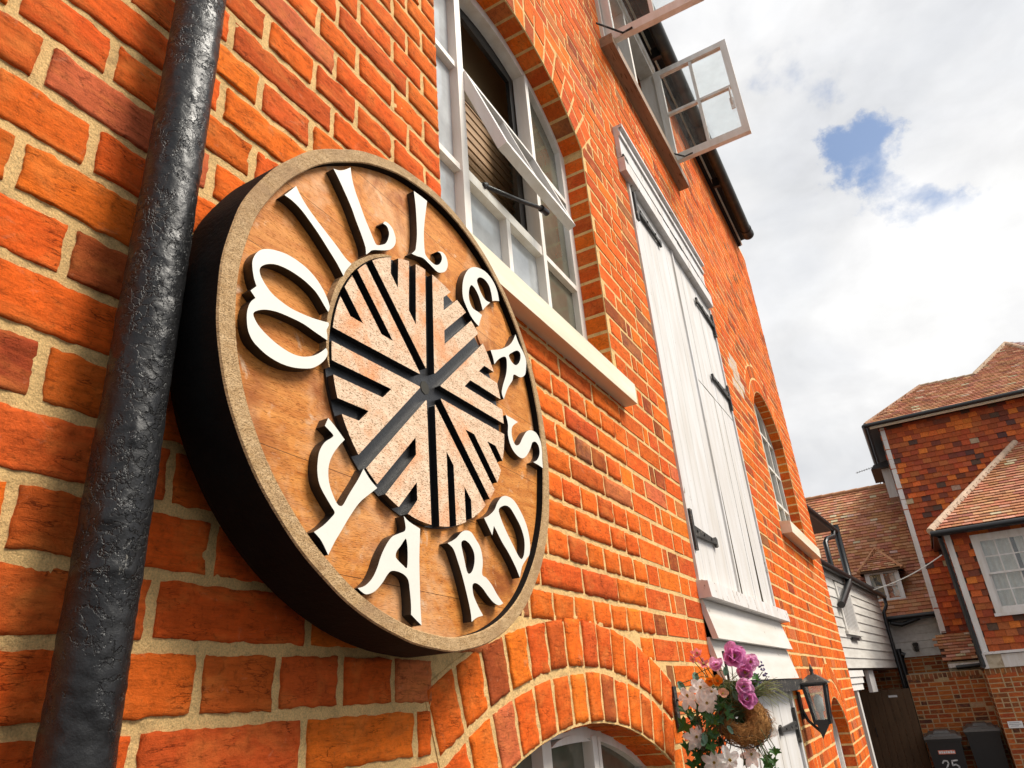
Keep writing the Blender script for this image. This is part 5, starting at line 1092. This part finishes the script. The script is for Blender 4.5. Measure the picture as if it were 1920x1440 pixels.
for i in range(3): m.hexa([cf((-5.6, .0, .12-.09*i-.09)), cf((-4.0-.15*i, .0, .12-.09*i-.09)), cf((-4.0-.15*i, .02, .12-.09*i-.09)), cf((-5.6, .02, .12-.09*i-.09))], [cf((-5.6, -.02, .12-.09*i)), cf((-3.9-.15*i, -.02, .12-.09*i)), cf((-3.9-.15*i, .0, .12-.09*i)), cf((-5.6, .0, .12-.09*i))])
m.build('jetty_boards', M['white'], CT)

# ------------------------------------------------------------------ back cottage with dormer
BC = empty('dormer_cottage', (0, 19, GZ), 'cottage with steep tiled roof, small hipped dormer and pale weatherboards', 'cottage')
bf = lambda p: (p[0], 17.6-p[1], p[2])
mb = MB(); z = .33
while z < 1.10: wbd(mb, bf, -3, .94, z, .145); z += .145
mb.build('weatherboards', M['weather'], BC)
mb = MB(); mb.box((-3, 17.62, GZ), (.93, 22, 1.1), 1); brick_panel(mb, (-3, 17.62, 0), (1, 0, 0), (0, -1, 0), 3.9, GZ, .33); mb.build('lower_wall', [M['brick_far'], M['mortar_far']], BC, fix=False)
m = MB(); m.box((-.05, 17.50, -.30), (.85, 17.56, .02)); m.build('door_head', M['render'], BC)
E0 = (-6, 17.38, 1.12); slope('roof', BC, [E0, (1.2, 17.38, 1.12), (1.2, 20.88, 4.62), (-6, 20.88, 4.62)], (1, 0, 0), .165, .115)
backing_ = MB(); backing_.add([(-6, 20.88, 4.60), (1.2, 20.88, 4.60), (1.2, 24.4, 1.1), (-6, 24.4, 1.1)], [(0, 1, 2, 3)], col=(.2, .08, .05)); backing_.build('rear_roof', M['tile_roof'], BC, fix=False)
hip('ridge_tile', BC, (-6, 20.88, 4.63), (1.2, 20.88, 4.63), 24, .07, (.42, .2, .1))
gutter_run('gutter', BC, [(-.2, 17.30, 1.09), (.95, 17.30, 1.10)], .045)
m = MB(); m.box((-3, 17.38, 1.03), (.93, 17.41, 1.10)); m.build('fascia', M['black'], BC)
dx0, dx1, dy, dz0, dz1 = -.20, .48, 17.72, 1.46, 2.12
m = MB(); m.box((dx0, dy, dz0-.06), (dx0+.09, dy+.08, dz1)); m.box((dx1-.09, dy, dz0-.06), (dx1, dy+.08, dz1)); m.box((dx0+.09, dy, dz1-.07), (dx1-.09, dy+.08, dz1)); m.box((dx0+.09, dy, dz0-.06), (dx1-.09, dy+.08, dz0+.07)); m.box(((dx0+dx1)/2-.03, dy+.002, dz0+.07), ((dx0+dx1)/2+.03, dy+.07, dz1-.07)); m.box((dx0-.04, dy-.06, dz0-.10), (dx1+.04, dy+.05, dz0-.062)); dw = m.build('dormer_window', M['white'], BC)
for a, b in ((dx0+.09, (dx0+dx1)/2-.03), ((dx0+dx1)/2+.03, dx1-.09)):
    m = MB(); m.box((a, dy+.03, (dz0+dz1)/2-.008), (b, dy+.045, (dz0+dz1)/2+.008)); m.build('glazing_bar', M['white'], dw); m = MB(); m.box((a, dy+.05, dz0+.07), (b, dy+.053, dz1-.07)); m.build('pane', M['glass'], dw)
m = MB()
for a, b, s_ in ((dx0+.09, dx0+.19, 1), (dx1-.20, dx1-.09, -1)): m.hexa([(a, dy+.08, dz0+.06), (b, dy+.08, dz0+.06), (b, dy+.10, dz0+.06), (a, dy+.10, dz0+.06)], [(a+.05*s_*0, dy+.08, dz1-.06), (b-.04*s_, dy+.08, dz1-.06), (b-.04*s_, dy+.10, dz1-.06), (a, dy+.10, dz1-.06)])
m.build('curtain', M['curtain'], dw); m = MB(); m.box((dx0+.01, dy+.16, dz0-.05), (dx1-.01, dy+.9, dz1-.01)); m.build('dormer_cheek', M['black'], BC)
ap = (.14, 18.35, 2.68); e1 = (dx0-.10, 17.60, 2.12); e2 = (dx1+.10, 17.60, 2.12); e3 = (dx0-.10, 18.7, 2.12); e4 = (dx1+.10, 18.7, 2.12); rg = (.14, 19.1, 2.68)
slope('dormer_roof', BC, [e1, e2, ap], (1, 0, 0), .14, .085); slope('dormer_roof', BC, [e1, ap, rg, e3], (0, 1, 0), .14, .085); slope('dormer_roof', BC, [e2, e4, rg, ap], (0, 1, 0), .14, .085)
hip('dormer_hip', BC, e1, ap, 9, .04, (.50, .24, .12)); hip('dormer_hip', BC, e2, ap, 9, .04, (.50, .24, .12)); m = MB(); m.box((e1[0], 17.6, 2.09), (e2[0], 17.72, 2.115)); m.build('dormer_soffit', M['gate'], BC)
# little things on the houses
WLt = empty('wall_light', (.40, 17.56, .5), 'small dark wedge-shaped light on the pale back weatherboards', 'wall light')
m = MB(); m.hexa([(.37, 17.48, .44), (.43, 17.48, .44), (.43, 17.575, .44), (.37, 17.575, .44)], [(.34, 17.45, .58), (.46, 17.45, .58), (.46, 17.575, .58), (.34, 17.575, .58)]); m.build('shade', M['iron'], WLt); m = MB(); m.box((.36, 17.575, .42), (.44, 17.585, .60)); m.build('back_plate', M['black'], WLt)
m = MB(); pts = [(.02+1.26*i/10, 15.3-.4*i/10, 1.50+.40*i/10-.06*math.sin(math.pi*i/10)) for i in range(11)]; m.tube(pts, .010, 6); o_ = m.build('cable', M['weather'], loc=(.6, 15.1, 1.6)); tag(o_, 'pale cable strung across in front of the dormer window', 'cable')
m = MB(); m.tube([(.08, 22, 5.38), (.62, 22, 5.46)], .008, 5)
for i in range(8): x = .12+i*.065; z = 5.386+i*.0096; m.tube([(x, 21.98, z-.035), (x, 22.02, z+.035)], .005, 4)
m.tube([(.60, 22, 5.46), (.66, 22, 4.2)], .012, 6); o_ = m.build('tv_antenna', M['iron'], loc=(.6, 22, 4.5)); tag(o_, 'thin television antenna rising behind the cottage ridge', 'antenna')

# ------------------------------------------------------------------ wheelie bins
def wheelie(x0, y0, w, d, h, label, big=False):
    Bn = empty('wheelie_bin', (x0+w/2, y0+d/2, GZ), label, 'wheelie bin', 'wheelie bins against the garden wall')
    zt = GZ+h; m = MB(); k_ = .05
    m.hexa([(x0+k_, y0+k_, GZ+.06), (x0+w-k_, y0+k_, GZ+.06), (x0+w-k_, y0+d-.12, GZ+.06), (x0+k_, y0+d-.12, GZ+.06)], [(x0+.012, y0+.02, zt-.10), (x0+w-.012, y0+.02, zt-.10), (x0+w-.012, y0+d, zt-.10), (x0+.012, y0+d, zt-.10)])
    m.box((x0-.004, y0+.002, zt-.125), (x0+w+.004, y0+d+.01, zt-.085)); m.build('body', M['bin'], Bn)
    m = MB(); m.hexa([(x0-.014, y0-.02, zt-.084), (x0+w+.014, y0-.02, zt-.084), (x0+w+.014, y0+d+.03, zt-.084), (x0-.014, y0+d+.03, zt-.084)], [(x0-.006, y0-.012, zt-.045), (x0+w+.006, y0-.012, zt-.045), (x0+w+.006, y0+d+.03, zt-.030), (x0-.006, y0+d+.03, zt-.030)])
    m.hexa([(x0+.03, y0+.03, zt-.045), (x0+w-.03, y0+.03, zt-.045), (x0+w-.03, y0+d, zt-.035), (x0+.03, y0+d, zt-.035)], [(x0+.07, y0+.08, zt-.015), (x0+w-.07, y0+.08, zt-.015), (x0+w-.07, y0+d-.05, zt+.015), (x0+.07, y0+d-.05, zt+.015)])
    m.hexa([(x0+.14, y0+.16, zt-.016), (x0+w-.14, y0+.16, zt-.016), (x0+w-.14, y0+d-.08, zt+.010), (x0+.14, y0+d-.08, zt+.010)], [(x0+.17, y0+.22, zt+.03), (x0+w-.17, y0+.22, zt+.03), (x0+w-.17, y0+d-.12, zt+.045), (x0+.17, y0+d-.12, zt+.045)]); m.build('lid', M['bin_lid'], Bn)
    m = MB(); m.tube([(x0+.05, y0+d+.06, zt-.06), (x0+w-.05, y0+d+.06, zt-.06)], .014, 8); m.build('handle', M['bin'], Bn)
    for s_ in (x0+.03, x0+w-.08): m = MB(); m.tube([(s_, y0+d-.08, GZ+.10), (s_+.05, y0+d-.08, GZ+.10)], .10, 20); m.build('wheel', M['bin'], Bn)
    return Bn
b1 = wheelie(.165, 15.25, .55, .62, 1.00, 'black wheelie bin with grey lid, number 25 and sticker')
b2 = wheelie(.79, 15.36, .52, .58, 1.08, 'plain black wheelie bin nearer the bay wall, without a number')
def stroke(m, pts, w, y):
    for a, b in zip(pts, pts[1:]): m.bar((a[0], y, a[1]), (b[0], y, b[1]), .003, w, (0, 0, 1) if abs(a[0]-b[0]) > abs(a[1]-b[1]) else (1, 0, 0)) 
    for p in pts: m.tube([(p[0], y-.0015, p[1]), (p[0], y+.0015, p[1])], w/2, 8)
yb_ = 15.262
def Bz(u, v): return (.335+u, -1.345-.20+v)
m = MB(); two = [(.0, .15), (.03, .185), (.075, .18), (.085, .14), (.05, .085), (.0, .02), (.10, .02)]; five = [(.225, .185), (.145, .18), (.14, .11), (.19, .125), (.232, .09), (.21, .03), (.14, .015)]
stroke(m, [Bz(*p) for p in two], .022, yb_); stroke(m, [Bz(*p) for p in five], .022, yb_); ob = m.build('painted_number', M['paper'], b1)
m = MB(); m.box((.315, yb_-.002, -1.265), (.57, yb_, -1.205)); o2 = m.build('sticker', M['red'], b1)
m = MB()
for i, (a, wd, hh) in enumerate(((.325, .03, .036), (.362, .022, .04), (.392, .03, .03), (.43, .018, .038), (.455, .035, .034), (.498, .028, .038), (.533, .026, .03))): m.box((a, yb_-.0035, -1.253), (a+wd, yb_-.0022, -1.253+hh))
m.build('sticker_marks', M['paper'], o2)
